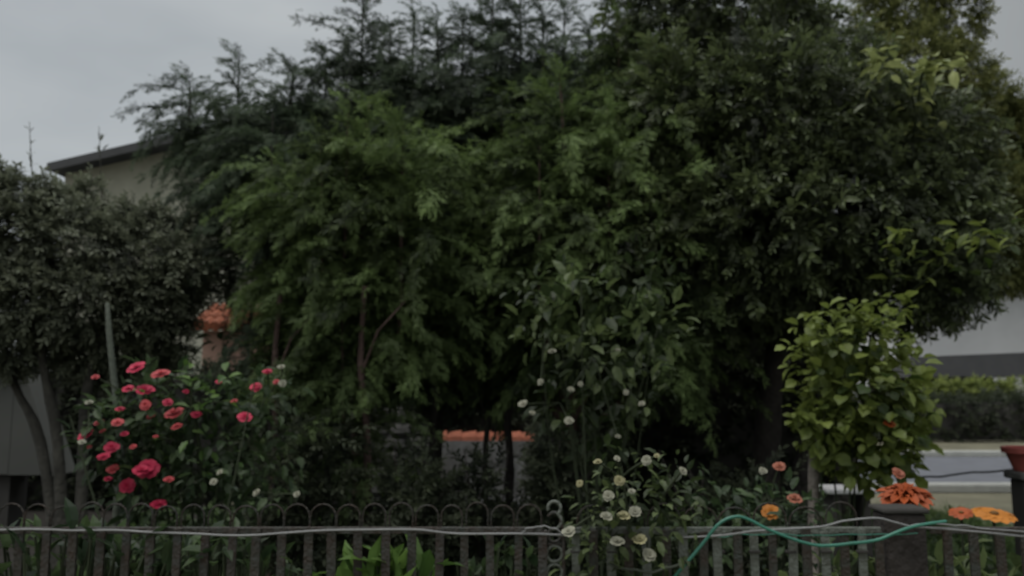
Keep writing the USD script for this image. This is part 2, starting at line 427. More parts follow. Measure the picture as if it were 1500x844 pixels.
# ------------------------------------------------------------------ foliage kits
def leaf_shape(L=1.0, w=0.5, bend=0.25, fold=0.2):
    """A leaf along +x in the xy plane: 7 vertices, 8 triangles; (v, f)."""
    e = .34 if w < .8 else .43
    v = np.array([[0, 0, 0], [.3, .36 * w, fold * w * .5], [.3, -.36 * w, fold * w * .5], [.35, 0, 0], [.68, e * w, fold * w * .5 - bend * .25],
                  [.68, -e * w, fold * w * .5 - bend * .25], [.7, 0, -bend * .28], [1, 0, -bend * .75]], float) * L
    f = np.array([[0, 3, 1], [0, 2, 3], [1, 3, 6], [1, 6, 4], [2, 6, 3], [2, 5, 6], [4, 6, 7], [5, 7, 6]])
    return v, f

def mats(x, up, scale, pos):
    """Stack of 3x4 transforms: local x -> x, local z near up."""
    x = x / np.linalg.norm(x, axis=1, keepdims=True)
    y = np.cross(up, x); y /= np.maximum(np.linalg.norm(y, axis=1, keepdims=True), 1e-6)
    z = np.cross(x, y)
    R = np.stack([x, y, z], 2) * np.asarray(scale).reshape(-1, 1, 1)
    return R, pos

def stamp(proto, R, P, tip=None):
    v, f = proto[:2]
    n = len(P)
    V = np.einsum('nij,kj->nki', R, v) + P[:, None]
    F = f[None] + (np.arange(n) * len(v))[:, None, None]
    t = None
    if len(proto) > 2:
        t = np.tile(proto[2], n)
        if tip is not None:
            t = np.clip(t + np.repeat(tip, len(v)), 0, 1)
    return V.reshape(-1, 3), F.reshape(-1, 3), t

def frond(r):
    """One flat cypress spray along +x, length 1."""
    vs, fs, ts, n = [], [], [], 0
    def blade(p, d, L, w, t0, t1):
        nonlocal n
        d = unit(d); s = unit(np.cross([0, 0, 1], d)) * w
        mid = p + d * L * .45
        dr = np.array([0, 0, -.12 * L])
        vs.extend([p, mid + s, mid - s, p + d * L + dr]); fs.extend([[n, n + 2, n + 1], [n + 1, n + 2, n + 3]])
        ts.extend([t0, (t0 + t1) / 2, (t0 + t1) / 2, t1]); n += 4
    for i in range(13):
        t = r.uniform(.02, .9)
        p = np.array([t, 0, -.22 * t * t]) + r.normal(size=3) * [0, .02, .03]
        L = (.50 * (1 - t) ** .6 + .08) * r.uniform(.5, 1.3)
        a = math.radians(r.uniform(12, 55)) * (-1 if i % 2 else 1)
        blade(p, (math.cos(a), math.sin(a), r.uniform(-.6, .45)), L, .026 * r.uniform(.7, 1.4), t * .4, t * .5 + .3 * r.uniform(0, 1))
    blade(np.array([0, 0, 0.]), (1, 0, -.1), .55, .03, 0, .3)
    blade(np.array([.5, 0, -.06]), (1, 0, -.3), .6, .036, .4, 1)
    return np.array(vs), np.array(fs), np.array(ts)

def cypress_branch(r, n=40):
    """A cypress branch along +x, length 1, rising then nodding."""
    mb = MB()
    rise, droop = r.uniform(.12, .34), r.uniform(.35, .7)
    ax = lambda t: np.array([t, .08 * math.sin(3 * t), rise * t - droop * t ** 2.2])
    mb.tube([ax(t) for t in (0, .35, .7, .95)], [.014, .010, .006, .002], 3, False)
    fr = [frond(r) for _ in range(4)]
    for i in range(n):
        t = .15 + .85 * r.uniform(0, 1) ** .8
        if i > n - 4:
            t = .97
        s = -1 if i % 2 else 1
        a = math.radians(r.uniform(15, 85)) * s * (1 - .6 * t)
        d = unit(ax(min(t + .05, 1.05)) - ax(t - .05))
        x = np.array([[d[0] * math.cos(a) - d[1] * math.sin(a), d[0] * math.sin(a) + d[1] * math.cos(a), d[2] + r.uniform(-.55, .55)]])
        up = np.array([[r.uniform(-.9, .9), r.uniform(-.9, .9), 1.0]])
        R, P = mats(x, up, [r.uniform(.10, .34) * (1.1 - .5 * t)], ax(t)[None] + r.normal(size=(1, 3)) * [.01, .03, .035])
        v, f, tp = stamp(fr[i % 4], R, P)
        mb.add(v, f, tp * (.35 + .65 * t) * r.uniform(.3, 1))
    return mb.arrays() + (mb.tips(),)

def leafy_twig(r, n=13, L=0.34, w=.55, spread=1.0):
    """A broad-leaved twig along +x, length about 1, with n leaves."""
    mb = MB()
    mb.tube([[0, 0, 0], [.5, .03, .02], [.95, 0, -.06]], [.016, .011, .005], 3, False)
    for i in range(n):
        t = .15 + .85 * i / (n - 1)
        a = i * 2.4
        out = np.array([.75, math.cos(a) * spread, math.sin(a) * .7 * spread + .15])
        R, P = mats(unit(out)[None], np.array([[r.uniform(-.4, .4), r.uniform(-.4, .4), 1.]]), [L * r.uniform(.7, 1.2)], np.array([[t, 0, -.03]]))
        v, f, tp = stamp(leaf_shape(1, w, r.uniform(.1, .4), .25) + (np.zeros(8),), R, P)
        mb.add(v, f, tp + t * t * .8)
    return mb.arrays() + (mb.tips(),)

CY = [cypress_branch(np.random.default_rng(100 + k)) for k in range(10)]
LT = [leafy_twig(np.random.default_rng(200 + k)) for k in range(6)]
FT = [leafy_twig(np.random.default_rng(300 + k), 16, .24, .5, .9) for k in range(5)]

def quat(R):
    """Rotation matrices (n,3,3) -> quaternions w,x,y,z."""
    from scipy.spatial.transform import Rotation
    q = Rotation.from_matrix(R).as_quat()
    return q[:, [3, 0, 1, 2]]

def instancer(name, protos, mat, parent, R, P, which, kind='stuff', label=None, cat=None):
    path = path_of(name, parent)
    pi = UsdGeom.PointInstancer.Define(stage, path)
    for k, pr in enumerate(protos):
        m = usdkit.mesh(stage, f'{path}/spray_{k + 1:03d}', trimesh.Trimesh(pr[0], pr[1], process=False), M[mat])
        m.CreateDoubleSidedAttr(True)
        UsdGeom.PrimvarsAPI(m).CreatePrimvar('tip', T.FloatArray, 'vertex').Set(Vt.FloatArray.FromNumpy(pr[2].astype(np.float32)))
        pi.GetPrototypesRel().AddTarget(m.GetPath())
    s = np.linalg.norm(R[:, :, 0], axis=1)
    q = quat(R / s[:, None, None])
    P = P - (origin(parent) if parent else 0)
    pi.CreatePositionsAttr(Vt.Vec3fArray.FromNumpy(P.astype(np.float32)))
    pi.CreateScalesAttr(Vt.Vec3fArray.FromNumpy(np.repeat(s[:, None], 3, 1).astype(np.float32)))
    pi.CreateOrientationsAttr(Vt.QuathArray([Gf.Quath(float(a), float(b), float(c), float(d)) for a, b, c, d in q]))
    pi.CreateProtoIndicesAttr(Vt.IntArray.FromNumpy(which.astype(np.int32)))
    return tag(pi, label, cat, None, kind)

def trunk_mesh(pts, r0, r1, n=9):
    c = curve(pts, 14)
    rad = np.linspace(r0, r1, len(c)) * (1 + .1 * np.sin(np.arange(len(c)) * 1.7))
    rad[0] *= 1.35
    return MB().tube(c, rad, n)

# ------------------------------------------------------------------ conifers
def prof(s):
    return float(np.interp(s, [0, .25, .5, .75, .92, 1], [.50, .85, .90, .58, .17, .05]))

def conifer(label, leaders, mat, bark, group=None, nparts=110, seed=1, dens=1.0, name='conifer', tipboost=0.0):
    """leaders: (foot point, top point, reach at the bottom, height where foliage starts, trunk radius)."""
    r = np.random.default_rng(seed)
    base = leaders[0][0]
    t = thing(name, label, 'tree', (base[0], base[1], 0), group)
    Xs, Ps, Ss, Us = [], [], [], []
    for q, (foot, top, reach, z0, tr) in enumerate(leaders):
        foot, top = np.array(foot, float), np.array(top, float)
        mid = (foot + top) / 2 + np.array([r.uniform(-.12, .12), r.uniform(-.1, .1), 0])
        if q == 0:
            put('trunk', trunk_mesh([foot, mid, top], tr, .008), bark, t, smooth=True)
        else:                                   # a side stem that leaves the main trunk low in the crown
            zs = max(z0 - .45, .9)
            st = np.array(leaders[0][0]) * (1 - zs / leaders[0][1][2]) + np.array(leaders[0][1]) * (zs / leaders[0][1][2])
            k = (z0 + .25 - foot[2]) / (top[2] - foot[2])
            put('stem', trunk_mesh([st, (st + foot + (top - foot) * k) / 2 + [0, 0, -.05], foot + (top - foot) * k, foot + (top - foot) * (k + 1) / 2, top], tr * .6, .006, 7), bark, t, smooth=True)
        H = top[2] - z0
        n = int(dens * (H * 26 + reach * 44))
        for i in range(n):
            s = ((i + r.uniform(0, 1)) / n) ** 1.15
            z = z0 + s * H
            k = (z - foot[2]) / (top[2] - foot[2])
            p = foot + (top - foot) * k
            az = i * 2.39996 + r.uniform(-.4, .4)
            lump = meshkit.noise(np.array([p[0] * 1.5 + math.cos(az) * .9, p[1] * 1.5 + math.sin(az) * .9, z * 1.9]), seed)
            L = reach * prof(s) * r.uniform(.7, 1.15) * (.3 + .95 * min(max((lump - .5) * 2.2 + .5, 0), 1)) + .15
            el = math.radians(-10 + 58 * s ** 2 + r.uniform(-16, 16))
            x = np.array([math.cos(az) * math.cos(el), math.sin(az) * math.cos(el), math.sin(el)])
            Xs.append(x); Ps.append(p); Ss.append(L); Us.append([r.uniform(-.3, .3), r.uniform(-.3, .3), 1])
        # the leading shoot
        Xs.append(unit([r.uniform(-.1, .1), r.uniform(-.1, .1), 1])); Ps.append(top - [0, 0, .25]); Ss.append(.4); Us.append([1, 0, .1])
        # inner filling: short tufts that close the crown
        for i in range(int(dens * 34 * H)):
            s = r.uniform(0, .86); z = z0 + s * H
            k = (z - foot[2]) / (top[2] - foot[2]); p = foot + (top - foot) * k
            az = r.uniform(0, 6.28); rad = reach * prof(s) * r.uniform(.15, .75)
            p = p + np.array([math.cos(az) * rad, math.sin(az) * rad, r.uniform(-.1, .1)])
            Xs.append(unit([math.cos(az) + r.uniform(-.5, .5), math.sin(az) + r.uniform(-.5, .5), r.uniform(-.5, .4)])); Ps.append(p)
            Ss.append(r.uniform(.3, .55)); Us.append([r.uniform(-.5, .5), r.uniform(-.5, .5), 1])
    X, P, S, U = map(np.array, (Xs, Ps, Ss, Us))
    R, P = mats(X, U, S, P)
    which = r.integers(0, len(CY), len(P))
    tips = P + X * S[:, None]
    score = S * (-X[:, 1] + .55) - .25 * (tips[:, 1] - base[1])
    order = np.argsort(-score)
    front, rest = order[:nparts], order[nparts:]
    for i in front:
        pr = CY[which[i]]
        v = pr[0] @ R[i].T + P[i]
        canopy_shade = float(np.clip((P[i][2] - 1.3) / 1.9, .12, 1.1))      # shade of the lower canopy painted in by fading the new-growth tip colour
        put('branch', (v, pr[1]), mat, t, tip=pr[2] * canopy_shade)
    instancer('crown', CY, mat, t, R[rest], P[rest], which[rest])
    return t

def ldr(px, ytop, Y, reach, z0, tr, lean=(0, 0)):
    top = at(px, ytop, Y)
    return ((top[0] + lean[0], Y + lean[1], 0.0), top, reach, z0, tr)

G = 'dark cypress trees of the garden screen'
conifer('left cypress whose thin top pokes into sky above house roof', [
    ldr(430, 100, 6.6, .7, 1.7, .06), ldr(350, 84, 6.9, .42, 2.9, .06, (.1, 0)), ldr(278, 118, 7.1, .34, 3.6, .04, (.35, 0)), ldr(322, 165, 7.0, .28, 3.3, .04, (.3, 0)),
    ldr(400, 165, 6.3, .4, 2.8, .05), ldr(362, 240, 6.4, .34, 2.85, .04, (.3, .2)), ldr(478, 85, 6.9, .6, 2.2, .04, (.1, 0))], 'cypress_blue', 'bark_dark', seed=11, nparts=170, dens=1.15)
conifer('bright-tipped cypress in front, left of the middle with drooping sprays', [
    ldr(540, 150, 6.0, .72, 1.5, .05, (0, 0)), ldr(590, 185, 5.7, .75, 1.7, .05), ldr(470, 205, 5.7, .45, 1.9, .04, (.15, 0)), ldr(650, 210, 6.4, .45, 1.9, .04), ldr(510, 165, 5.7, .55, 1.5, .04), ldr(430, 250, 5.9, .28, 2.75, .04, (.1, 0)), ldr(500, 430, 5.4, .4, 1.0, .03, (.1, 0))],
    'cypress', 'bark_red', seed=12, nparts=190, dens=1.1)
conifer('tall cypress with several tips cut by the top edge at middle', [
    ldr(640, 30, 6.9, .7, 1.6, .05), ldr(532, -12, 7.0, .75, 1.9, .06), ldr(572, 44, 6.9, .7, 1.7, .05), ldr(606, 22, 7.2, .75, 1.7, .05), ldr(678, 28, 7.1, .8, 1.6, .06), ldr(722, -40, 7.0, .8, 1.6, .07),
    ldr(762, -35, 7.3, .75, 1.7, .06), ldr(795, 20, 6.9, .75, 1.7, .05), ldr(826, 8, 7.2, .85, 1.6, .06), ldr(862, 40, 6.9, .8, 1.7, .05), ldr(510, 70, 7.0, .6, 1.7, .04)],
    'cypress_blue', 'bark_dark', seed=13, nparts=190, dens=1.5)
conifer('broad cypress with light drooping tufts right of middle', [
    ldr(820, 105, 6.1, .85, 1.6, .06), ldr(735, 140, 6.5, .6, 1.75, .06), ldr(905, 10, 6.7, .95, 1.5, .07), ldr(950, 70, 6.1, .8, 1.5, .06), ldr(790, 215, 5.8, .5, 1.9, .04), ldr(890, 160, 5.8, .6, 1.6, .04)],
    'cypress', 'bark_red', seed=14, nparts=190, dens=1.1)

# ------------------------------------------------------------------ broad-leaved crowns
def crown_points(r, blobs, n, shell=.55):
    """Points in a union of ellipsoids, mostly towards the outside. blobs: (centre, radii)."""
    C = np.array([b[0] for b in blobs]); Rd = np.array([b[1] for b in blobs])
    w = (Rd.prod(1)) ** (2 / 3); w /= w.sum()
    P, D = [], []
    k = r.choice(len(blobs), n * 2, p=w)
    d = r.normal(size=(n * 2, 3)); d /= np.linalg.norm(d, axis=1, keepdims=True)
    rad = shell + (1 - shell) * r.uniform(0, 1, n * 2) ** .6
    rad *= .78 + .5 * meshkit.noise(d * 2.3 + C[k] * 1.7, 5)
    P = C[k] + d * rad[:, None] * Rd[k]
    inside = np.zeros(len(P), bool)
    for j in range(len(blobs)):
        q = np.linalg.norm((P - C[j]) / Rd[j], axis=1)
        inside |= (q < shell * .8) & (k != j)
    keep = np.nonzero(~inside)[0][:n]
    return P[keep], d[keep]

def blob(px, py, Y, rx, ry=None, rd=None):
    s = Y / FPX
    ry = ry or rx; rd = rd or rx
    return (at(px, py, Y), (rx * s, rd * s, ry * s))

def broad_tree(name, label, cat, base, trunk_pts, blobs, n, size, mat, bark, protos, seed, nparts=80, tr=(.1, .03), group=None, droop=.25, limbs=6, pl=None):
    r = np.random.default_rng(seed)
    t = thing(name, label, cat, (base[0], base[1], 0), group)
    for tp in trunk_pts:
        put('trunk', trunk_mesh(tp, *tr), bark, t, smooth=True)
    top = np.array(trunk_pts[0][-1])
    for k in r.choice(len(blobs), min(limbs, len(blobs)), replace=False):
        c = np.array(blobs[k][0]); st = np.array(trunk_pts[0][-2]) * .5 + top * .5
        put('limb', MB().tube(curve([st, (st + c) / 2 + [0, 0, -.1], c], 8), np.linspace(tr[1], .006, 9), 6), bark, t, smooth=True)
    P, D = crown_points(r, blobs, n)
    X = D + r.normal(size=D.shape) * .45; X[:, 2] -= droop
    U = np.tile([0, 0, 1.], (len(P), 1)) + r.normal(size=D.shape) * .35
    S = size * r.uniform(.65, 1.3, len(P))
    P = P - X / np.linalg.norm(X, axis=1, keepdims=True) * S[:, None] * .5
    R, P = mats(X, U, S, P)
    which = r.integers(0, len(protos), len(P))
    order = np.argsort(D[:, 1] + P[:, 1] * .3 + r.uniform(0, .6, len(P)))
    front, rest = order[:nparts], order[nparts:]
    for i in front:
        pr = protos[which[i]]
        put('leafy_twig', (pr[0] @ R[i].T + P[i], pr[1]), mat, t, tip=pr[2])
    instancer('crown', protos, mat, t, R[rest], P[rest], which[rest])
    return t

b = at(1130, 700, 6.6)
big = broad_tree('laurel_tree', 'huge dense dark evergreen tree right of middle with heavy overhang', 'tree', (b[0], 6.6),
    [[(b[0], 6.6, 0), (b[0] - .03, 6.6, 1.0), (b[0] + .1, 6.6, 2.2), (b[0], 6.7, 3.4)], [(b[0] + .1, 6.6, .1), (b[0] + .35, 6.5, 1.2), (b[0] + .8, 6.5, 2.2)]],
    [blob(985, 40, 6.9, 110), blob(1085, 10, 6.8, 115), blob(1165, 80, 6.7, 62, 100), blob(1000, 190, 6.3, 120), blob(1120, 180, 6.0, 130),
     blob(1240, 180, 6.2, 110), blob(1000, 330, 6.0, 100), blob(1110, 340, 5.8, 120), blob(1230, 310, 5.8, 120), blob(1340, 230, 6.2, 110),
     blob(1350, 330, 5.9, 100, 90), blob(1385, 405, 6.0, 75, 65), blob(1300, 420, 6.2, 110, 70), blob(1170, 430, 6.3, 130, 70), blob(1030, 440, 6.3, 100, 70),
     blob(920, 360, 6.0, 100), blob(1370, 300, 6.3, 75, 115),
     blob(1000, 120, 7.5, 140), blob(1150, 120, 7.5, 120), blob(1100, 280, 7.3, 150), blob(1260, 280, 7.3, 140), blob(1000, 330, 7.3, 130), blob(1340, 330, 7.2, 110)],
    12500, .23, 'laurel', 'bark_dark', FT + CY[:4] + LT[:2], 21, nparts=280, tr=(.13, .05), limbs=10)

b = at(1350, 700, 8.8)
broad_tree('tall_tree', 'tall soft green tree at upper right behind the dark evergreen', 'tree', (b[0], 8.8),
    [[(b[0] - .8, 8.8, 0), (b[0] - .75, 8.8, 2.0), (b[0] - .3, 8.8, 3.6), (b[0], 8.8, 5.2)]],
    [blob(1285, 50, 8.6, 38, 90), blob(1330, -20, 8.8, 70, 80), blob(1398, 10, 8.8, 46, 90), blob(1330, 110, 8.5, 85, 80), blob(1408, 130, 8.5, 50, 80), blob(1420, 220, 8.6, 42, 80)],
    2600, .2, 'olive_leaf', 'bark_grey', FT, 22, nparts=90, tr=(.12, .04))
b = at(1490, 700, 9.6)
broad_tree('olive_green_tree', 'loose olive green tree at right edge under the open sky', 'tree', (b[0], 9.6),
    [[(b[0] + .75, 9.6, 0), (b[0] + .7, 9.6, 1.8), (b[0] + .3, 9.6, 3.6)]],
    [blob(1470, 215, 9.6, 44, 60), blob(1505, 270, 9.6, 65, 80), blob(1450, 300, 9.5, 50, 70), blob(1550, 230, 9.7, 60, 80), blob(1495, 365, 9.4, 60, 45), blob(1560, 330, 9.6, 70, 70), blob(1430, 250, 9.0, 40, 70), blob(1465, 405, 9.3, 40, 30), blob(1492, 185, 9.5, 45, 45), blob(1462, 140, 9.3, 24, 40), blob(1505, 330, 9.1, 55, 70), blob(1515, 215, 9.3, 45, 55), blob(1480, 300, 9.0, 45, 60)],
    6500, .2, 'olive_leaf', 'bark_grey', FT, 23, nparts=60, tr=(.09, .03))

# pale sprigs standing out of the big evergreen: loose broad leaves one can pick apart
def leaf_batch(parent, pts, dirs, sizes, mat, r, w=.6, name='leaf', bend=(.1, .45), up=None):
    for p, d, s in zip(pts, dirs, sizes):
        u = np.array([[r.uniform(-.5, .5), r.uniform(-.5, .5), 1.]]) if up is None else up[None] + r.normal(size=(1, 3)) * .3
        R, P = mats(np.asarray(d, float)[None], u, [s], np.asarray(p, float)[None])
        v, f, _ = stamp(leaf_shape(1, w, r.uniform(*bend), r.uniform(.1, .35)), R, P)
        put(name, (v, f), mat, parent)

def sprig(parent_label, ctrl, Y, n, size, mat, seed, spread=.07):
    r = np.random.default_rng(seed)
    c = curve([at(x, y, Y + dy) for x, y, dy in ctrl], 24)
    t = thing('leafy_shoot', parent_label, 'shoot', c[0])
    put('stem', MB().tube(c, np.linspace(.012, .003, len(c)), 5), 'stem_green', t, smooth=True)
    k = r.uniform(.25, 1, n) * (len(c) - 1)
    P = np.array([c[int(i)] for i in k]) + r.normal(size=(n, 3)) * [spread, spread, spread * .55]
    D = r.normal(size=(n, 3)) * [1, .8, .3] + [0, -.3, -.1]
    leaf_batch(t, P, D, size * r.uniform(.7, 1.3, n), mat, r)
    return t
sprig('pale yellow-green leafy shoot high up against the tall tree at right', [(1330, 330, .9), (1340, 160, .4), (1300, 95, .1), (1265, 85, 0)], 5.3, 46, .12, 'pale_leaf', 31)
sprig('second pale yellow-green leafy shoot reaching right beside the highest one', [(1335, 330, .9), (1345, 150, .4), (1360, 95, .1), (1395, 100, 0)], 5.3, 42, .12, 'pale_leaf', 32, .06)
sprig('light green leafy shoot at right over the roadside gap', [(1300, 450, .7), (1370, 400, .3), (1420, 350, .1), (1440, 335, 0)], 5.0, 56, .11, 'yellow_leaf', 33, .11)
sprig('drooping light green leafy shoot left of the roadside gap shoot', [(1290, 470, .7), (1310, 400, .2), (1310, 360, 0), (1300, 335, 0)], 5.0, 26, .11, 'yellow_leaf', 34, .06)

# the grey-green shrub at the left
b = at(70, 700, 6.2)
tr1 = [at(20, 540, 6.1), at(60, 640, 6.0), at(100, 705, 6.0)]
fx = at(105, 740, 6.0)[0]
broad_tree('grey_green_shrub', 'big grey-green shrub with crooked stems filling the left edge', 'shrub', (fx, 6.0),
    [[(fx, 6.0, 0), at(85, 650, 6.0), at(68, 560, 6.0), at(50, 430, 6.0), at(60, 330, 6.1)],
     [(fx - .03, 6.03, 0), at(60, 650, 6.05), at(20, 560, 6.1), at(-10, 440, 6.1)],
     [(fx + .1, 6.0, 0), at(125, 600, 6.1), at(150, 480, 6.1), at(180, 380, 6.1)]],
    [blob(20, 345, 6.1, 80, 75), blob(110, 365, 6.2, 85, 65), blob(200, 385, 6.3, 80, 62), blob(265, 400, 6.2, 40, 50), blob(30, 440, 6.0, 80, 60),
     blob(130, 450, 6.2, 100, 70), blob(220, 455, 6.2, 60, 60), blob(-60, 380, 6.2, 90, 100), blob(20, 510, 6.1, 60, 35), blob(150, 520, 6.4, 70, 50), blob(225, 510, 6.4, 40, 40), blob(30, 290, 6.2, 70, 34), blob(200, 320, 6.4, 40, 22), blob(100, 296, 6.3, 40, 24), blob(250, 335, 6.5, 34, 22), blob(10, 262, 6.2, 24, 14), blob(285, 375, 6.5, 26, 40), blob(312, 395, 6.5, 34, 44), blob(300, 320, 6.6, 26, 26), blob(130, 275, 6.3, 18, 14)],
    5200, .19, 'grey_leaf', 'bark_grey', FT, 24, nparts=190, tr=(.05, .015), limbs=5)

def thicket(px, ytop, Y, half, label, seed, n=520, mat='hedge_leaf', stems=9):
    r = np.random.default_rng(seed)
    c = at(px, ytop, Y); w = half * Y / FPX; h = c[2]
    t = thing('dark_shrub', label, 'shrub', (c[0], Y, 0))
    for k in range(stems):
        x = c[0] + r.uniform(-w, w) * .6
        tp = np.array([c[0] + r.uniform(-w, w), Y + r.uniform(-.15, .2), h * r.uniform(.75, 1.08)])
        put('stem', MB().tube(curve([(x, Y, 0), (x + r.uniform(-.05, .05), Y, h * .4), tp], 8), np.linspace(.011, .004, 9), 5), 'bark_dark', t)
    bl = [((c[0] + r.uniform(-w, w) * .6, Y + r.uniform(-.1, .15), h * r.uniform(.3, .8)), (w * .6, .3, h * .3)) for _ in range(6)]
    P, D = crown_points(r, bl, n, .3)
    P[:, 2] = np.maximum(P[:, 2], .06)
    X = D + r.normal(size=D.shape) * .5
    R, P = mats(X, np.tile([0, 0, 1.], (len(P), 1)) + r.normal(size=D.shape) * .4, .19 * r.uniform(.6, 1.3, len(P)), P)
    instancer('foliage', FT, mat, t, R, P, r.integers(0, len(FT), len(P)))
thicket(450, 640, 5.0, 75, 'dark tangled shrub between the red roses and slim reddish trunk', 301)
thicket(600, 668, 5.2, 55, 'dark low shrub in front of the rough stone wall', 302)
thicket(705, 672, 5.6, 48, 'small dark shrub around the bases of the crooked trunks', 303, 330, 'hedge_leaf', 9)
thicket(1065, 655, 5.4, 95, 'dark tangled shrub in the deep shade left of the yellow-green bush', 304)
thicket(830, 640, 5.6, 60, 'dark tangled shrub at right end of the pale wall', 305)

# thin shoots added to stand in for blurred ghosts of conifer tips
for (px, y0, y1, Y, lab) in ((46, 300, 178, 6.3, 'wispy shoot added for a blurred ghost at far left against sky'), (148, 330, 185, 6.4, 'wispy shoot added for a blurred ghost before the beige house wall')):
    r = np.random.default_rng(px)
    c = curve([at(px + 6, y0 + 60, Y), at(px + 3, y0, Y), at(px - 3, y1, Y)], 16)
    t = thing('upright_shoot', lab, 'shoot', c[0])
    put('stem', MB().tube(c, np.linspace(.01, .002, len(c)), 5), 'bark_grey', t)
    k = r.uniform(.3, 1, 34) * (len(c) - 1)
    P = np.array([c[int(i)] for i in k]) + r.normal(size=(34, 3)) * [.006, .006, .01]
    leaf_batch(t, P, r.normal(size=(34, 3)) * [.6, .6, .2] + [0, 0, 1], r.uniform(.04, .08, 34), 'grey_leaf', r, .3)

# ------------------------------------------------------------------ hedges
def hedge(name, label, cat, x0, x1, y0, y1, z0, z1, n, size, mat, seed, kind=None):
    r = np.random.default_rng(seed)
    t = thing(name, label, cat, ((x0 + x1) / 2, (y0 + y1) / 2, 0))
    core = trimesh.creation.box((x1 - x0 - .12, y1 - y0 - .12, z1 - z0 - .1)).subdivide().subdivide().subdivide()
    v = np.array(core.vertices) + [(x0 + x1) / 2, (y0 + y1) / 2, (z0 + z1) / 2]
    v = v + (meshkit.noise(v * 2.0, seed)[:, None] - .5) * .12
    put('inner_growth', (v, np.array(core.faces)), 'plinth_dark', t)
    A = np.array([(x1 - x0) * (z1 - z0), (x1 - x0) * (y1 - y0), (y1 - y0) * (z1 - z0), (y1 - y0) * (z1 - z0)]); A = A / A.sum()
    side = r.choice(4, n, p=A)
    u, w = r.uniform(0, 1, n), r.uniform(0, 1, n)
    P = np.zeros((n, 3)); D = np.zeros((n, 3))
    for s, (fn, d) in enumerate(((lambda a, b: np.stack([x0 + a * (x1 - x0), np.full(len(a), y0), z0 + b * (z1 - z0)], 1), (0, -1, 0)),
                                 (lambda a, b: np.stack([x0 + a * (x1 - x0), y0 + b * (y1 - y0), np.full(len(a), z1)], 1), (0, 0, 1)),
                                 (lambda a, b: np.stack([np.full(len(a), x0), y0 + a * (y1 - y0), z0 + b * (z1 - z0)], 1), (-1, 0, 0)),
                                 (lambda a, b: np.stack([np.full(len(a), x1), y0 + a * (y1 - y0), z0 + b * (z1 - z0)], 1), (1, 0, 0)))):
        m = side == s
        P[m] = fn(u[m], w[m]); D[m] = d
    P += (meshkit.noise(P * 1.3, seed + 3)[:, None] - .5) * .35 * np.abs(D) + r.normal(size=P.shape) * .04
    X = D + r.normal(size=D.shape) * .5
    S = size * r.uniform(.6, 1.3, n)
    P = P - X / np.linalg.norm(X, axis=1, keepdims=True) * S[:, None] * .5
    P[:, 2] = np.maximum(P[:, 2], z0 + size * .3)
    R, P = mats(X, np.tile([0, 0, 1.], (n, 1)) + r.normal(size=D.shape) * .4, S, P)
    instancer('foliage', FT, mat, t, R, P, r.integers(0, len(FT), n))
    return t
x = at(1360, 600, 21)[0]
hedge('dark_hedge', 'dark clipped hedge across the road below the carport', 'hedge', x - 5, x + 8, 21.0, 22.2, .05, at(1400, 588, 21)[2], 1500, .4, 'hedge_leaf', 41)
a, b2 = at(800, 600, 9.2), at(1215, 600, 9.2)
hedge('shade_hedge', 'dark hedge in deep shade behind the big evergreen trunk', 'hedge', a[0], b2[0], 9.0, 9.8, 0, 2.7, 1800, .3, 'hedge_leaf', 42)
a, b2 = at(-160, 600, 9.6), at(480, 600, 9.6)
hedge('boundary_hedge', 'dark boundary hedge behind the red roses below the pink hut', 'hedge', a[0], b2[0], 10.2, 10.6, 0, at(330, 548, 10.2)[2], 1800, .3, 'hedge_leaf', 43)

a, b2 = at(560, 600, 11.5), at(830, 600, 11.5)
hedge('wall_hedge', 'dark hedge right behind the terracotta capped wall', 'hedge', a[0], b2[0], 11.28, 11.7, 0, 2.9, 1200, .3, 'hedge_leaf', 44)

# yellowish shrubs over the far hedge
for k, (px, w) in enumerate(((1375, 34), (1425, 40), (1480, 40))):
    c = at(px, 574, 22.9)
    lab = ('yellow-green shrub across the road nearest to the big yellow bush', 'yellow-green shrub across the road, middle of the three by hedge', 'yellow-green shrub across the road nearest the right edge')[k]
    broad_tree('roadside_shrub', lab, 'shrub', (c[0], 22.9), [[(c[0], 22.9, 0), (c[0], 22.9, .5), (c[0] + .02, 22.9, 1.1)]],
               [blob(px - w * .4, 573, 22.9, w * .7, 16, 20), blob(px + w * .4, 571, 22.9, w * .7, 16, 20)], 240, .3, 'yellow_leaf', 'bark_grey', FT, 50 + k, nparts=0, tr=(.05, .02),
               group='yellow-green shrubs across the road', limbs=2)

# ------------------------------------------------------------------ flowering bushes
def rosette(c, face, rad, r, petals=13, flat=.55):
    """A rose bloom facing direction face: rings of cupped petals."""
    face = unit(face); u, w = frame(face)
    mb = MB()
    for ring, (n, rr, tilt) in enumerate(((6, 1.0, .25), (5, .72, .65), (4, .42, 1.05))):
        for i in range(n):
            a = (i + ring * .4 + r.uniform(-.15, .15)) / n * 2 * np.pi
            out = math.cos(a) * u + math.sin(a) * w; side = np.cross(face, out)
            L = rad * rr * r.uniform(.85, 1.1)
            d = out * math.cos(tilt) + face * math.sin(tilt)
            p0 = c + face * rad * .05 * ring
            m1 = p0 + d * L * .55; tp = p0 + d * L - face * L * .1
            wd = side * L * .55
            mb.add([p0, m1 + wd + face * L * .12, m1 - wd + face * L * .12, m1, tp + wd * .55, tp - wd * .55],
                   [[0, 3, 1], [0, 2, 3], [1, 3, 4], [3, 5, 4], [3, 2, 5], [3, 5, 5]])
    return mb

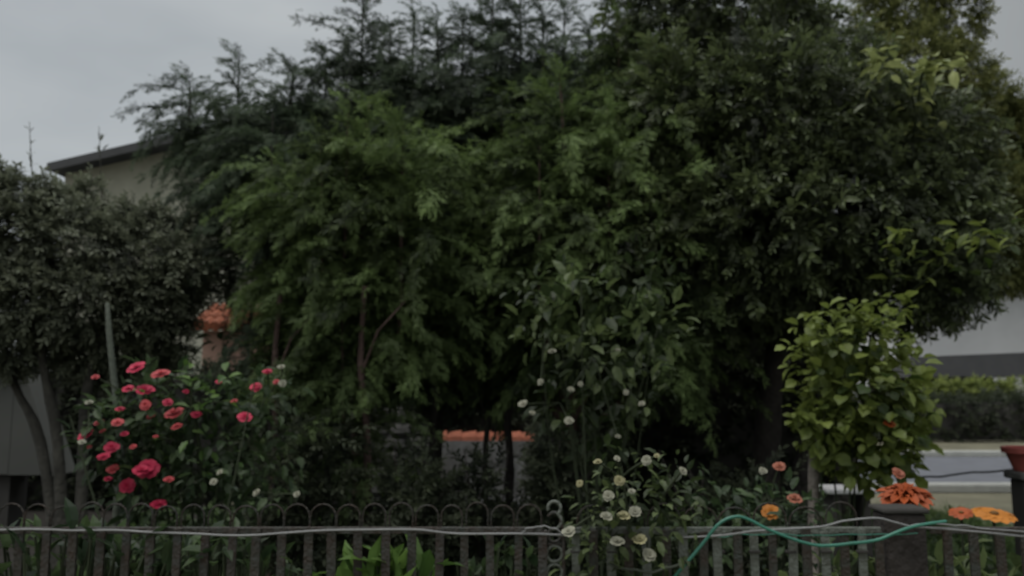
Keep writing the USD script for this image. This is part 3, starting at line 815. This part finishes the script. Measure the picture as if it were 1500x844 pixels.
def bush(name, label, cat, base, blobs, nleaf, size, leafm, blooms, seed, stems=8, w=.6, group=None, extra=0, stem_mat='stem_green', flat=0.0):
    """blooms: (px, py, Y, radius, material)."""
    r = np.random.default_rng(seed)
    t = thing(name, label, cat, (base[0], base[1], 0), group)
    for k in range(stems):
        c = np.array(blobs[k % len(blobs)][0]) + r.normal(size=3) * .05
        b = np.array([base[0] + r.uniform(-.06, .06), base[1] + r.uniform(-.05, .05), 0])
        put('stem', MB().tube(curve([b, (b + c) / 2 + np.append(r.normal(size=2) * .06, .05), c], 10), np.linspace(.009, .003, 11), 5), stem_mat, t, smooth=True)
    P, D = crown_points(r, blobs, nleaf + extra, .35)
    X = D * .8 + r.normal(size=D.shape) * .6 + [0, -.2, -.15]
    X[:, 2] *= 1 - .6 * flat
    S = size * r.uniform(.5, 1.45, len(P))
    P = P + r.normal(size=P.shape) * .018
    order = np.argsort(P[:, 1] + r.uniform(0, .1, len(P)))
    fr = order[:nleaf]
    leaf_batch(t, P[fr], X[fr], S[fr], leafm, r, w)
    ba = order[nleaf:]
    if len(ba):
        R, PP = mats(X[ba], np.tile([0, 0, 1.], (len(ba), 1)) + r.normal(size=(len(ba), 3)) * .4, S[ba], P[ba])
        v, f, _ = stamp(leaf_shape(1, w, .3, .25), R, PP)
        put('inner_leaves', (v, f), leafm, t, kind='stuff')
    for px, py, Y, rad, mat in blooms:
        c = at(px, py, Y)
        q = min(blobs, key=lambda bb: np.linalg.norm(np.array(bb[0]) - c))[0]
        put('bloom', rosette(c, unit([r.uniform(-.5, .5), -1, r.uniform(.4, 2.4)]), rad, r), mat, t)
        put('stalk', MB().tube(curve([np.array(q), (np.array(q) + c) / 2 + [0, .03, .0], c + [0, .01, 0]], 6), .0035, 4), stem_mat, t)
    return t

Y = 4.2
red = [(140, 553, 'petal_rose', 11), (200, 540, 'petal_red', 17), (236, 549, 'petal_rose', 13), (188, 571, 'petal_red', 15), (211, 573, 'petal_red', 16), (213, 594, 'petal_rose', 15),
       (222, 610, 'petal_rose', 10), (255, 607, 'petal_rose', 15), (259, 626, 'petal_rose', 13), (288, 608, 'petal_red', 9), (145, 620, 'petal_rose', 14), (172, 620, 'petal_rose', 12),
       (126, 638, 'petal_red', 13), (164, 656, 'petal_red', 15), (152, 670, 'petal_red', 11), (165, 688, 'petal_rose', 15), (217, 687, 'petal_red', 20), (208, 690, 'petal_red', 13),
       (186, 712, 'petal_red', 17), (233, 740, 'petal_red', 13), (359, 612, 'petal_red', 18), (392, 545, 'petal_red', 10), (375, 568, 'petal_red', 9), (405, 560, 'petal_rose', 8), (176, 600, 'petal_red', 8), (150, 632, 'petal_rose', 8), (195, 655, 'petal_rose', 7), (246, 590, 'petal_red', 8), (272, 574, 'petal_red', 7),
       (182, 636, 'petal_red', 7), (131, 655, 'petal_rose', 7), (158, 702, 'petal_red', 8), (247, 703, 'petal_rose', 7), (320, 560, 'petal_red', 7), (343, 588, 'petal_rose', 6), (228, 640, 'petal_rose', 7)]
cx = at(250, 700, Y)[0]
bush('red_rose_bush', 'red rose bush in full bloom behind the left fence panel', 'rose bush', (cx, Y),
     [blob(285, 590, Y, 80, 45, 60), blob(220, 600, Y, 60, 60, 60), blob(165, 640, Y, 50, 60, 50), blob(300, 660, Y, 90, 60, 60), blob(220, 690, Y, 70, 55, 60), blob(370, 680, Y + .2, 70, 60, 60), blob(390, 580, Y + .2, 45, 40, 40), blob(280, 740, Y, 110, 35, 50)],
     290, .072, 'rose_leaf', [(px, py, Y - .17 - .05 * (k % 3), .74 * rd * Y / FPX * (.75 + .5 * ((k * 7) % 5) / 4), m) for k, (px, py, m, rd) in enumerate(red)], 61, 12, extra=900)
wh = [(130, 590, 8), (412, 538, 8), (414, 562, 8), (313, 706, 8), (322, 692, 7), (376, 722, 8), (435, 724, 7), (120, 648, 7)]
cx2 = at(250, 760, 3.9)[0]
bush('small_white_flower_plant', 'straggly plant with a few small white flowers around the red roses', 'plant', (cx2, 3.95),
     [blob(130, 600, 3.95, 22, 20), blob(410, 555, 3.95, 25, 25), blob(318, 705, 3.95, 40, 30), blob(400, 725, 3.95, 50, 20)], 60, .06, 'rose_leaf',
     [(px, py, 3.8, .75 * rd * 3.8 / FPX, 'petal_white') for px, py, rd in wh], 62, 4)

# bright new leaves on top of the red roses
sprig('bright green leafy shoot in the middle of the red roses', [(300, 720, .2), (290, 640, .1), (280, 570, 0), (300, 548, 0)], 4.0, 46, .075, 'fresh_leaf', 35, .10)

sprig('dark green leafy shoot leaning across the pink hut wall', [(400, 600, .3), (385, 540, .1), (355, 505, 0), (318, 488, 0)], 6.4, 40, .10, 'rose_leaf', 36, .09)

# climber with white flowers in the centre
Y = 4.4
wc = [(809, 515, 9), (905, 513, 6), (836, 571, 8), (766, 592, 10), (780, 605, 7), (834, 617, 10), (850, 563, 6), (917, 575, 6), (792, 560, 7), (940, 592, 7), (905, 640, 7)]
cx = at(880, 700, Y)[0]
bush('white_climber', 'light green climber with small white flowers hanging before dark middle', 'climbing plant', (cx, Y + .15),
     [blob(800, 480, Y, 50, 50), blob(850, 440, Y, 60, 55), blob(870, 520, Y, 60, 50), blob(960, 480, Y, 45, 55), blob(800, 420, Y + .2, 50, 40), blob(820, 590, Y + .2, 50, 35), blob(930, 560, Y + .2, 60, 50), blob(880, 640, Y + .3, 50, 50), blob(950, 400, Y + .3, 50, 50)],
     250, .085, 'climber_leaf', [(px, py, Y - .2, .7 * rd * Y / FPX, 'petal_white') for px, py, rd in wc], 63, 10, extra=350)

# white rose bush hanging over the fence
Y = 2.62
wr = [(876, 677, 8), (904, 672, 6), (947, 675, 9), (907, 704, 10), (891, 727, 11), (888, 757, 12), (914, 756, 12), (930, 750, 12), (904, 794, 13), (937, 791, 13), (951, 813, 13), (833, 780, 13), (849, 709, 7), (925, 720, 7), (1000, 690, 8), (962, 668, 6)]
cx = at(920, 800, Y + .1)[0]
bush('white_rose_bush', 'rose bush with cream white blooms spilling over fence beside the scrolled post', 'rose bush', (cx, Y + .14),
     [blob(910, 700, Y, 40, 45), blob(880, 750, Y, 45, 50), blob(960, 750, Y, 50, 55), blob(920, 800, Y, 70, 60), blob(990, 710, Y + .1, 35, 40), blob(870, 810, Y, 50, 50), blob(980, 800, Y, 45, 60)],
     270, .042, 'climber_leaf', [(px, py, Y - .13, .78 * rd * Y / FPX, 'petal_white' if k % 3 else 'petal_cream') for k, (px, py, rd) in enumerate(wr)], 64, 10, extra=250)

# yellow-green shrub
Y = 4.3
cx = at(1225, 720, Y)[0]
tb = bush('yellow_green_bush', 'large-leaved yellow-green bush at right with one small orange flower', 'bush', (cx, Y + .05),
     [blob(1215, 490, Y, 45, 40), blob(1265, 495, Y, 55, 45), blob(1200, 560, Y, 38, 50), blob(1265, 580, Y, 70, 55), blob(1318, 560, Y + .05, 38, 55), blob(1215, 630, Y, 50, 45), blob(1290, 640, Y, 58, 50), blob(1255, 680, Y, 40, 30), blob(1315, 680, Y + .1, 30, 25), blob(1325, 620, Y + .1, 32, 50), blob(1300, 455, Y + .1, 22, 22), blob(1170, 520, Y, 20, 22), blob(1352, 600, Y + .1, 22, 18), blob(1180, 610, Y, 24, 20), blob(1250, 590, Y + .15, 60, 80)],
     298, .066, 'yellow_leaf', [(1303, 622, Y - .24, .03, 'petal_orange')], 65, 6, .85, extra=1500, flat=.15)
put('trunk', trunk_mesh([(at(1190, 720, Y)[0], Y + .1, 0), at(1192, 690, Y + .1), at(1200, 640, Y + .1), at(1225, 560, Y + .1)], .035, .015), 'bark_pale', tb, smooth=True)

# bush with apricot flowers behind the right panel
Y = 3.3
cx = at(1140, 760, Y)[0]
bush('apricot_flower_bush', 'low bush with a few apricot flowers behind right fence under overhang', 'bush', (cx, Y),
     [blob(1130, 740, Y, 60, 30), blob(1060, 730, Y, 50, 35), blob(1180, 750, Y, 50, 30), blob(1040, 780, Y, 60, 40), blob(1140, 790, Y, 80, 40)], 170, .05, 'rose_leaf',
     [(1142, 684, Y, .026, 'petal_apricot'), (1164, 731, Y - .1, .030, 'petal_apricot'), (1130, 752, Y - .1, .036, 'petal_yellow'), (1117, 690, Y, .018, 'petal_white')], 66, 7, extra=200)

# broad bright leaves at the bottom middle
def leaf_clump(label, cx_px, Y, spread, n, L, mat, seed, top_px):
    r = np.random.default_rng(seed)
    b = at(cx_px, 844, Y)
    t = thing('leafy_plant', label, 'plant', (b[0], Y, 0))
    for i in range(n):
        px = cx_px + r.uniform(-spread, spread); py = top_px + 60 * abs(px - cx_px) / spread * r.uniform(.4, 1) + r.uniform(0, 60)
        tip = at(px, py, Y + r.uniform(-.1, .08))
        foot = np.array([b[0] + r.uniform(-.1, .1), Y + r.uniform(-.06, .06), 0.0])
        d = unit(tip - foot + np.array([r.uniform(-.5, .5), -.3, -.15]))
        p = tip - d * L * .5
        put('stalk', MB().tube(curve([foot, (foot + p) / 2 + [0, 0, .1], p], 6), .004, 4), 'stem_green', t)
        leaf_batch(t, [p], [d + r.normal(size=3) * .5], [L * r.uniform(.7, 1.2)], mat, r, .5)
leaf_clump('bright green broad-leaved plant poking through the pickets at bottom middle', 560, 2.66, 95, 80, .13, 'fresh_leaf', 71, 790)
leaf_clump('dull green leafy plant through the pickets at bottom left corner', 90, 2.66, 190, 110, .10, 'rose_leaf', 72, 752)
leaf_clump('dark green weeds against the left panel between roses and bright plant', 330, 2.67, 110, 60, .08, 'rose_leaf', 74, 765)
leaf_clump('dark green weeds against the left panel beside the scrolled post', 735, 2.67, 70, 40, .07, 'rose_leaf', 75, 775)
leaf_clump('low green leafy plant behind the pickets at bottom right', 1330, 2.85, 190, 140, .10, 'climber_leaf', 73, 790)

# orange flowers at the right
def daisy(c, face, rad, r, n, mat, parent, heart='flower_heart', curl=.1, wide=.5):
    face = unit(face); u, w = frame(face)
    for i in range(n):
        a = i / n * 2 * np.pi + r.uniform(-.06, .06)
        out = math.cos(a) * u + math.sin(a) * w; side = np.cross(face, out)
        L = rad * r.uniform(.9, 1.08)
        wd = side * L * wide
        v = [c + out * .1 * rad, c + out * L * .5 + wd * .8 + face * L * curl, c + out * L * .5 - wd * .8 + face * L * curl, c + out * L * .55 + face * L * curl * .7, c + out * L * .9 + wd * .45 - face * L * curl * .2,
             c + out * L * .9 - wd * .45 - face * L * curl * .2, c + out * L - face * L * curl * .6]
        f = [[0, 3, 1], [0, 2, 3], [1, 3, 4], [2, 5, 3], [3, 6, 4], [3, 5, 6]]
        put('petal', (np.array(v), np.array(f)), mat, parent)
    hb = trimesh.creation.icosphere(1, rad * .2)
    put('flower_heart', (np.array(hb.vertices) * [1, 1, .6] + c + face * rad * .04, np.array(hb.faces)), heart, parent)

def flower(label, px, py, Y, rad, mat, face, n, seed, cat='flower', curl=.1, wide=.4, heart='flower_heart', group=None):
    r = np.random.default_rng(seed)
    c = at(px, py, Y)
    t = thing('orange_flower', label, cat, (c[0], Y + .08, 0), group)
    foot = np.array([c[0] + r.uniform(-.03, .03), Y + .08, 0])
    put('stem', MB().tube(curve([foot, (foot + c) / 2 + [.01, .02, 0], c - unit(face) * .005], 10), .005, 6), 'stem_green', t, smooth=True)
    daisy(c, np.array(face), rad, r, n, mat, t, heart, curl, wide)
    for k in range(5):
        z = c[2] * r.uniform(.5, .93)
        leaf_batch(t, [[foot[0], foot[1], z]], [r.normal(size=3) * [1, 1, .3] + [0, 0, .4]], [r.uniform(.09, .14)], 'climber_leaf', r, .3)
flower('flat golden orange daisy flower at right edge above fence wires', 1456, 753, 3.0, .078, 'petal_yellow', (0.05, -.22, 1.0), 14, 81)
flower('smaller orange daisy flower just left of the golden one', 1408, 751, 3.1, .045, 'petal_orange', (-.2, -.35, 1), 12, 82)
def dahlia():
    r = np.random.default_rng(83)
    Y = 2.75
    c = at(1326, 726, Y)
    t = thing('orange_dahlia', 'big deep orange flower with smaller pale bloom behind, above dark post', 'flower', (c[0] + .02, Y + .12, 0))
    foot = np.array([c[0] + .02, Y + .12, 0])
    put('stem', MB().tube(curve([foot, (foot + c) / 2 + [.02, .03, 0], c + [0, .02, -.02]], 10), .006, 6), 'stem_green', t, smooth=True)
    face = unit([-.12, -.30, 1.0]); u, w = frame(face)
    for n, L0, tilt, up in ((15, .100, -.05, 0), (13, .080, .12, .006), (9, .05, .4, .010)):
        for i in range(n):
            a = (i + r.uniform(-.25, .25)) / n * 2 * np.pi
            out = math.cos(a) * u + math.sin(a) * w; sd = np.cross(face, out)
            L = L0 * r.uniform(.82, 1.1); d = out * math.cos(tilt) + face * math.sin(tilt); q = c + face * up
            k = .2 * L
            v = [q, q + d * L * .45 + sd * k + face * .012, q + d * L * .45 - sd * k + face * .012, q + d * L * .5, q + d * L * .85 + sd * k * .8, q + d * L * .85 - sd * k * .8, q + d * L - face * .012]
            put('petal', (np.array(v), np.array([[0, 3, 1], [0, 2, 3], [1, 3, 4], [2, 5, 3], [3, 6, 4], [3, 5, 6]])), 'petal_orange', t)
    for px, py, rad in ((1316, 694, .024),):
        q = at(px, py, Y + .07)
        put('bloom', rosette(q, unit([.1, -.8, .8]), rad, r), 'petal_apricot', t, label='smaller pale apricot bloom')
        put('stalk', MB().tube(curve([foot + [0, 0, c[2] * .75], (foot + [0, 0, c[2] * .75] + q) / 2 + [.01, .03, 0], q], 6), .0035, 5), 'stem_green', t)
    for k in range(9):
        z = c[2] * r.uniform(.4, .93)
        leaf_batch(t, [[foot[0], foot[1], z]], [r.normal(size=3) * [1, 1, .3] + [0, 0, .4]], [r.uniform(.09, .15)], 'rose_leaf', r, .4)
dahlia()

# terracotta pot on a pillar at the right edge
def pot():
    Y = 6.0
    c = at(1505, 690, Y)
    t = thing('stone_pillar', 'dark square stone pillar carrying red pot at right edge', 'pillar', (c[0], Y, 0))
    put('shaft', MB().box((c[0], Y, c[2] / 2 - .03), (.17, .17, c[2] - .06), 0, .012), 'plinth_dark', t)
    put('cap', MB().box((c[0], Y, c[2] - .03), (.23, .23, .058), 0, .012), 'stone_grey', t)
    p = thing('flower_pot', 'dark red clay flower pot standing on the pillar at right edge', 'pot', (c[0], Y, c[2]))
    h = at(1505, 655, Y)[2] - c[2]
    put('body', MB().lathe([(.0, .0), (.085, .0), (.135, h * .78), (.12, h * .78), (.11, h * .6), (0, h * .6)], c, 24), 'pot_red', p, smooth=40)
    put('rim', MB().lathe([(.134, h * .76), (.158, h * .76), (.162, h), (.135, h), (.134, h * .76)], c, 24), 'pot_red', p, smooth=40)
pot()

# garden stake by the roses, thin trunks under the conifers
sx = at(168, 700, 4.5)
t = thing('garden_stake', 'thin grey-green wooden stake standing among the red roses', 'stake', (sx[0], 4.5, 0))
put('stake_pole', MB().tube([(sx[0] + .03, 4.5, 0), at(176, 640, 4.5), at(160, 490, 4.5), at(157, 445, 4.6)], [.020, .019, .016, .012], 8), 'stake_wood', t, smooth=True)
put('tie', MB().tube([at(171, 600, 4.5) + [0, 0, -.008], at(171, 600, 4.5) + [0, 0, .008]], .023, 10), 'cable_black', t)
for k, (px, y0, px2, y1, Yy, rad, bk, lab) in enumerate(((538, 745, 528, 530, 5.3, .030, 'bark_red', 'slim reddish bare trunk rising behind the left fence panel'),
        (634, 745, 640, 560, 6.2, .036, 'bark_dark', 'slim dark bare trunk left of the terracotta capped wall end'),
        (745, 745, 742, 600, 6.4, .040, 'bark_dark', 'crooked dark bare trunk in front of the pale wall'),
        (712, 745, 716, 600, 6.5, .03, 'bark_grey', 'thin grey bare trunk beside the crooked dark trunk'),
        (398, 745, 402, 540, 5.4, .03, 'bark_red', 'thin dark reddish trunk at right end of the red roses'))):
    a, b = at(px, y0, Yy), at(px2, y1, Yy)
    t = thing('slim_trunk', lab, 'tree trunk', (a[0], Yy, 0), 'slim bare trunks under the cypresses')
    put('trunk', trunk_mesh([(a[0] + .01, Yy, 0), a, (a + b) / 2 + [.02 * (-1) ** k, 0, 0], b, b + [.02, 0, .5]], rad, rad * .6), bk, t, smooth=True)
    put('branch', MB().tube([b - [0, 0, .1], b + [.12 * (-1) ** k, -.05, .2], b + [.3 * (-1) ** k, -.05, .4]], [rad * .4, rad * .3, .006], 6), bk, t, smooth=True)

# pale slab on the lawn and black cable across the road view
c = at(1243, 716, 5.0)
t = thing('stone_bench', 'small pale stone bench glimpsed below the yellow-green bush', 'bench', (c[0], 5.05, 0))
put('seat_slab', MB().box((c[0], 5.05, c[2] - .01), (.30, .22, .035), 0, .008), 'render_white', t)
for s in (-1, 1):
    put('leg', MB().box((c[0] + s * .09, 5.05, (c[2] - .03) / 2), (.05, .18, c[2] - .032), 0, .006), 'plinth_dark', t)

# ------------------------------------------------------------------ fence
YF = 2.6
def fz(py): return at(750, py, YF)[2]
def fx(px): return at(px, 775, YF)[0]
def panel(label, x_px0, x_px1, pitch, hoop_every, mats_, collars=False, hoops=True):
    x0, x1 = fx(x_px0), fx(x_px1)
    t = thing('iron_fence', label, 'fence', ((x0 + x1) / 2, YF, 0), 'iron fence panels')
    r = np.random.default_rng(int(x_px0) + 91)
    zr = fz(777)
    for z, h in ((zr, .022), (.16, .03)):
        put('rail', MB().box(((x0 + x1) / 2, YF, z), (x1 - x0, .012, h), 0, .003), mats_[0], t)
    n = int(round((x_px1 - x_px0) / pitch))
    xs = [fx(x_px0 + (k + .5) * pitch) for k in range(n)]
    for k, x in enumerate(xs):
        m = mats_[(k % 2) if collars else (1 if r.uniform() < .4 else 0)]
        pb, zb = (zr + .06) / 2, zr - .05
        lx, ly = r.normal() * .004, r.normal() * .004
        w = .0135 * r.uniform(.88, 1.05)
        q = np.array([[-w, -.005, 0], [w, -.005, 0], [w, .005, 0], [-w, .005, 0]]) + [x, YF - .012, 0]
        put('picket', MB().poly(q + [lx, ly, pb - zb / 2], (-2 * lx, -2 * ly, zb + r.uniform(-.008, .004))), m, t)
        if collars and k % 2 == 0:
            put('collar', MB().box((x, YF - .012, fz(807)), (.034, .018, .009), 0, .002), 'plinth_dark', t)
    for k in range(0, n - hoop_every if hoops else 0, hoop_every):
        a, b = xs[k] + r.normal() * .003, xs[k + hoop_every] + r.normal() * .003
        rr = (b - a) / 2 - .004; zt = fz(739) + r.normal() * .004
        rz = min(rr, .05)
        pts = [(a + .004, YF, zr + .011)] + [((a + b) / 2 - rr * math.cos(q), YF, zt - rz + rz * math.sin(q)) for q in np.linspace(0, math.pi, 9)] + [(b - .004, YF, zr + .011)]
        put('hoop', MB().tube(pts, .0029, 6), 'iron_dark', t, smooth=True)
    return t
panel('green-grey iron fence panel with looped top, left of scrolled post', -60, 796, 38, 1, ('iron_green', 'iron_grey'))
panel('green-grey iron fence panel with collared pickets, right of scrolled post', 830, 1290, 26, 2, ('iron_pale', 'iron_green'), True)
panel('green-grey iron fence panel at far right beyond the dark post', 1362, 1600, 40, 2, ('iron_green', 'iron_dark'), False, False)

x = fx(812); t = thing('scrolled_post', 'narrow iron gatepost with rings and scroll on top', 'post', (x, YF, 0))
hw = .028
for s in (-1, 1):
    put('upright', MB().box((x + s * hw, YF, (fz(776)) / 2), (.012, .016, fz(776)), 0, .003), 'iron_grey', t)
def arc(cx, cz, r, a0, a1, n=14):
    return [(cx + r * math.cos(a), YF - .004, cz + r * math.sin(a)) for a in np.linspace(math.radians(a0), math.radians(a1), n)]
put('ring', MB().tube(arc(x, fz(811), .024, 0, 360, 20), .005, 6, False), 'iron_pale', t, smooth=True)
put('ring', MB().tube(arc(x, fz(838), .024, 0, 360, 20), .005, 6, False), 'iron_pale', t, smooth=True)
put('ring', MB().tube(arc(x, fz(784), .020, 0, 360, 20), .005, 6, False), 'iron_grey', t, smooth=True)
zs = fz(757)
put('scroll', MB().tube(arc(x, fz(744), .020, 200, -60) + arc(x - .004, zs - .012, .026, 75, -120), .0055, 6), 'iron_pale', t, smooth=True)
put('scroll', MB().tube(arc(x, zs - .006, .020, 160, -20) + [(x + hw, YF - .004, fz(778))], .005, 6), 'iron_grey', t, smooth=True)
put('crossbar', MB().box((x, YF - .001, fz(797)), (2 * hw - .014, .012, .01), 0, .002), 'iron_grey', t)

xa, xb = fx(1296), fx(1356)
t = thing('dark_post', 'thick dark wooden fence post below the big orange flower', 'post', ((xa + xb) / 2, YF + .03, 0))
put('shaft', MB().box(((xa + xb) / 2, YF + .04, fz(752) / 2), (xb - xa, .1, fz(752)), 0, .008), 'bark_dark', t)
put('cap', MB().box(((xa + xb) / 2, YF + .04, fz(752) + .008), (xb - xa + .016, .116, .016), 0, .005), 'plinth_dark', t)

def strand(name, label, cat, px, Y, rad, mat, n=80):
    rs = np.random.default_rng(len(label))
    c = curve([at(x, y, Y + d) for x, y, d in px], n)
    k = np.stack([np.interp(np.linspace(0, 1, len(c)), np.linspace(0, 1, 14), rs.normal(size=14)) for _ in range(3)], 1)
    c = c + k * [.002, .001, .0022]
    return put(name, MB().tube(c, rad, 6), mat, smooth=True, label=label, cat=cat)
strand('grey_wire', 'thin pale grey wire strung along left fence panel to scrolled post', 'wire',
       [(-60, 778, 0), (25, 774, 0), (90, 778, 0), (165, 776, 0), (240, 781, 0), (330, 785, 0), (420, 780, 0), (500, 776, 0), (600, 776, 0), (660, 781, 0), (740, 782, 0), (800, 782, 0), (838, 786, .02)], 2.575, .0034, 'wire_grey', 120)
strand('grey_wire', 'short loose wire end curling over the wire at the scrolled post', 'wire', [(764, 781, .012), (776, 773, 0), (795, 771, 0), (815, 776, .0), (826, 784, .012)], 2.562, .0024, 'wire_grey', 30)
strand('grey_wire', 'pale grey wire rising from white roses to dark post then sagging right', 'wire',
       [(990, 786, .02), (1060, 784, 0), (1130, 776, 0), (1200, 770, 0), (1240, 763, 0), (1282, 760, 0), (1310, 766, 0), (1340, 772, 0), (1400, 777, 0), (1460, 782, 0), (1530, 790, 0)], 2.56, .0034, 'wire_grey', 90)
strand('grey_wire', 'second thin grey wire from the dark post to the right edge', 'wire', [(1322, 778, .03), (1345, 768, .01), (1380, 767, 0), (1430, 772, 0), (1530, 784, .01)], 2.548, .0024, 'wire_grey', 40)
strand('green_hose', 'thin green garden hose looping over the right fence panel', 'hose',
       [(985, 846, .02), (1005, 825, .0), (1030, 795, 0), (1050, 770, 0), (1072, 759, 0), (1095, 762, 0), (1130, 778, 0), (1180, 794, 0), (1230, 798, 0), (1280, 792, 0), (1320, 778, 0), (1350, 768, .01), (1385, 764, .02)], 2.535, .0052, 'hose_green', 110)
strand('green_twine', 'thin straight green twine just below the wire on right fence panel', 'twine', [(1040, 786, .0), (1110, 783, 0), (1180, 784, 0), (1260, 783, 0), (1345, 782, .01)], 2.572, .0017, 'hose_green', 40)
strand('green_hose', 'loose end of thin hose lying low under white roses', 'hose', [(890, 826, .0), (915, 834, 0), (950, 838, 0), (980, 832, 0), (1008, 822, 0)], 2.53, .004, 'stake_wood', 40)
strand('black_cable', 'thin black cable crossing the view of the road at right', 'cable', [(1330, 700, 0), (1380, 698, 0), (1420, 693, 0), (1470, 690, 0), (1560, 680, 0)], 6.5, .008, 'cable_black', 30)

# ------------------------------------------------------------------ grass
r = np.random.default_rng(95)
n = 9000
P = np.stack([r.uniform(1.3, 5.1, n), r.uniform(2.85, 9.6, n), np.full(n, .008)], 1)
X = r.normal(size=(n, 3)) * [.45, .45, 0] + [0, 0, 1]
R, P = mats(X, r.normal(size=(n, 3)) * [1, 1, .1], r.uniform(.10, .28, n), P)
bl = []
for k in range(3):
    rr = np.random.default_rng(k)
    mb = MB()
    for i in range(7):
        o = np.array([0, rr.uniform(-.12, .12), rr.uniform(-.12, .12)]); d = np.array([1, rr.uniform(-.5, .5), rr.uniform(-.5, .5)]) * rr.uniform(.6, 1)
        mb.add([o + [0, .02, 0], o - [0, .02, 0], o + d * .6 + [0, .015, 0], o + d * .6 - [0, .015, 0], o + d + [-.1, d[1] * .4, d[2] * .4]], [[0, 1, 2], [1, 3, 2], [2, 3, 4]], [0, 0, .5, .5, 1])
    bl.append(mb.arrays() + (mb.tips(),))
instancer('grass', bl, 'grass_blade', None, R, P, r.integers(0, 3, n), 'stuff', 'short rough green grass growing on the lawn at right', 'grass')

n = 5200
P = np.stack([r.uniform(-3.6, 4.4, n), 2.8 + 5.8 * r.uniform(0, 1, n) ** 1.3, np.zeros(n)], 1)
P[:, 2] = .02 + r.uniform(0, .16, n)
X = r.normal(size=(n, 3)) * [1, 1, .35] + [0, -.3, .35]
R, P = mats(X, r.normal(size=(n, 3)) * .4 + [0, 0, 1], r.uniform(.14, .3, n), P)
instancer('ground_cover', LT, 'rose_leaf', None, R, P, r.integers(0, len(LT), n), 'stuff', 'dark leafy ground cover between the fence and the trees', 'ground cover')
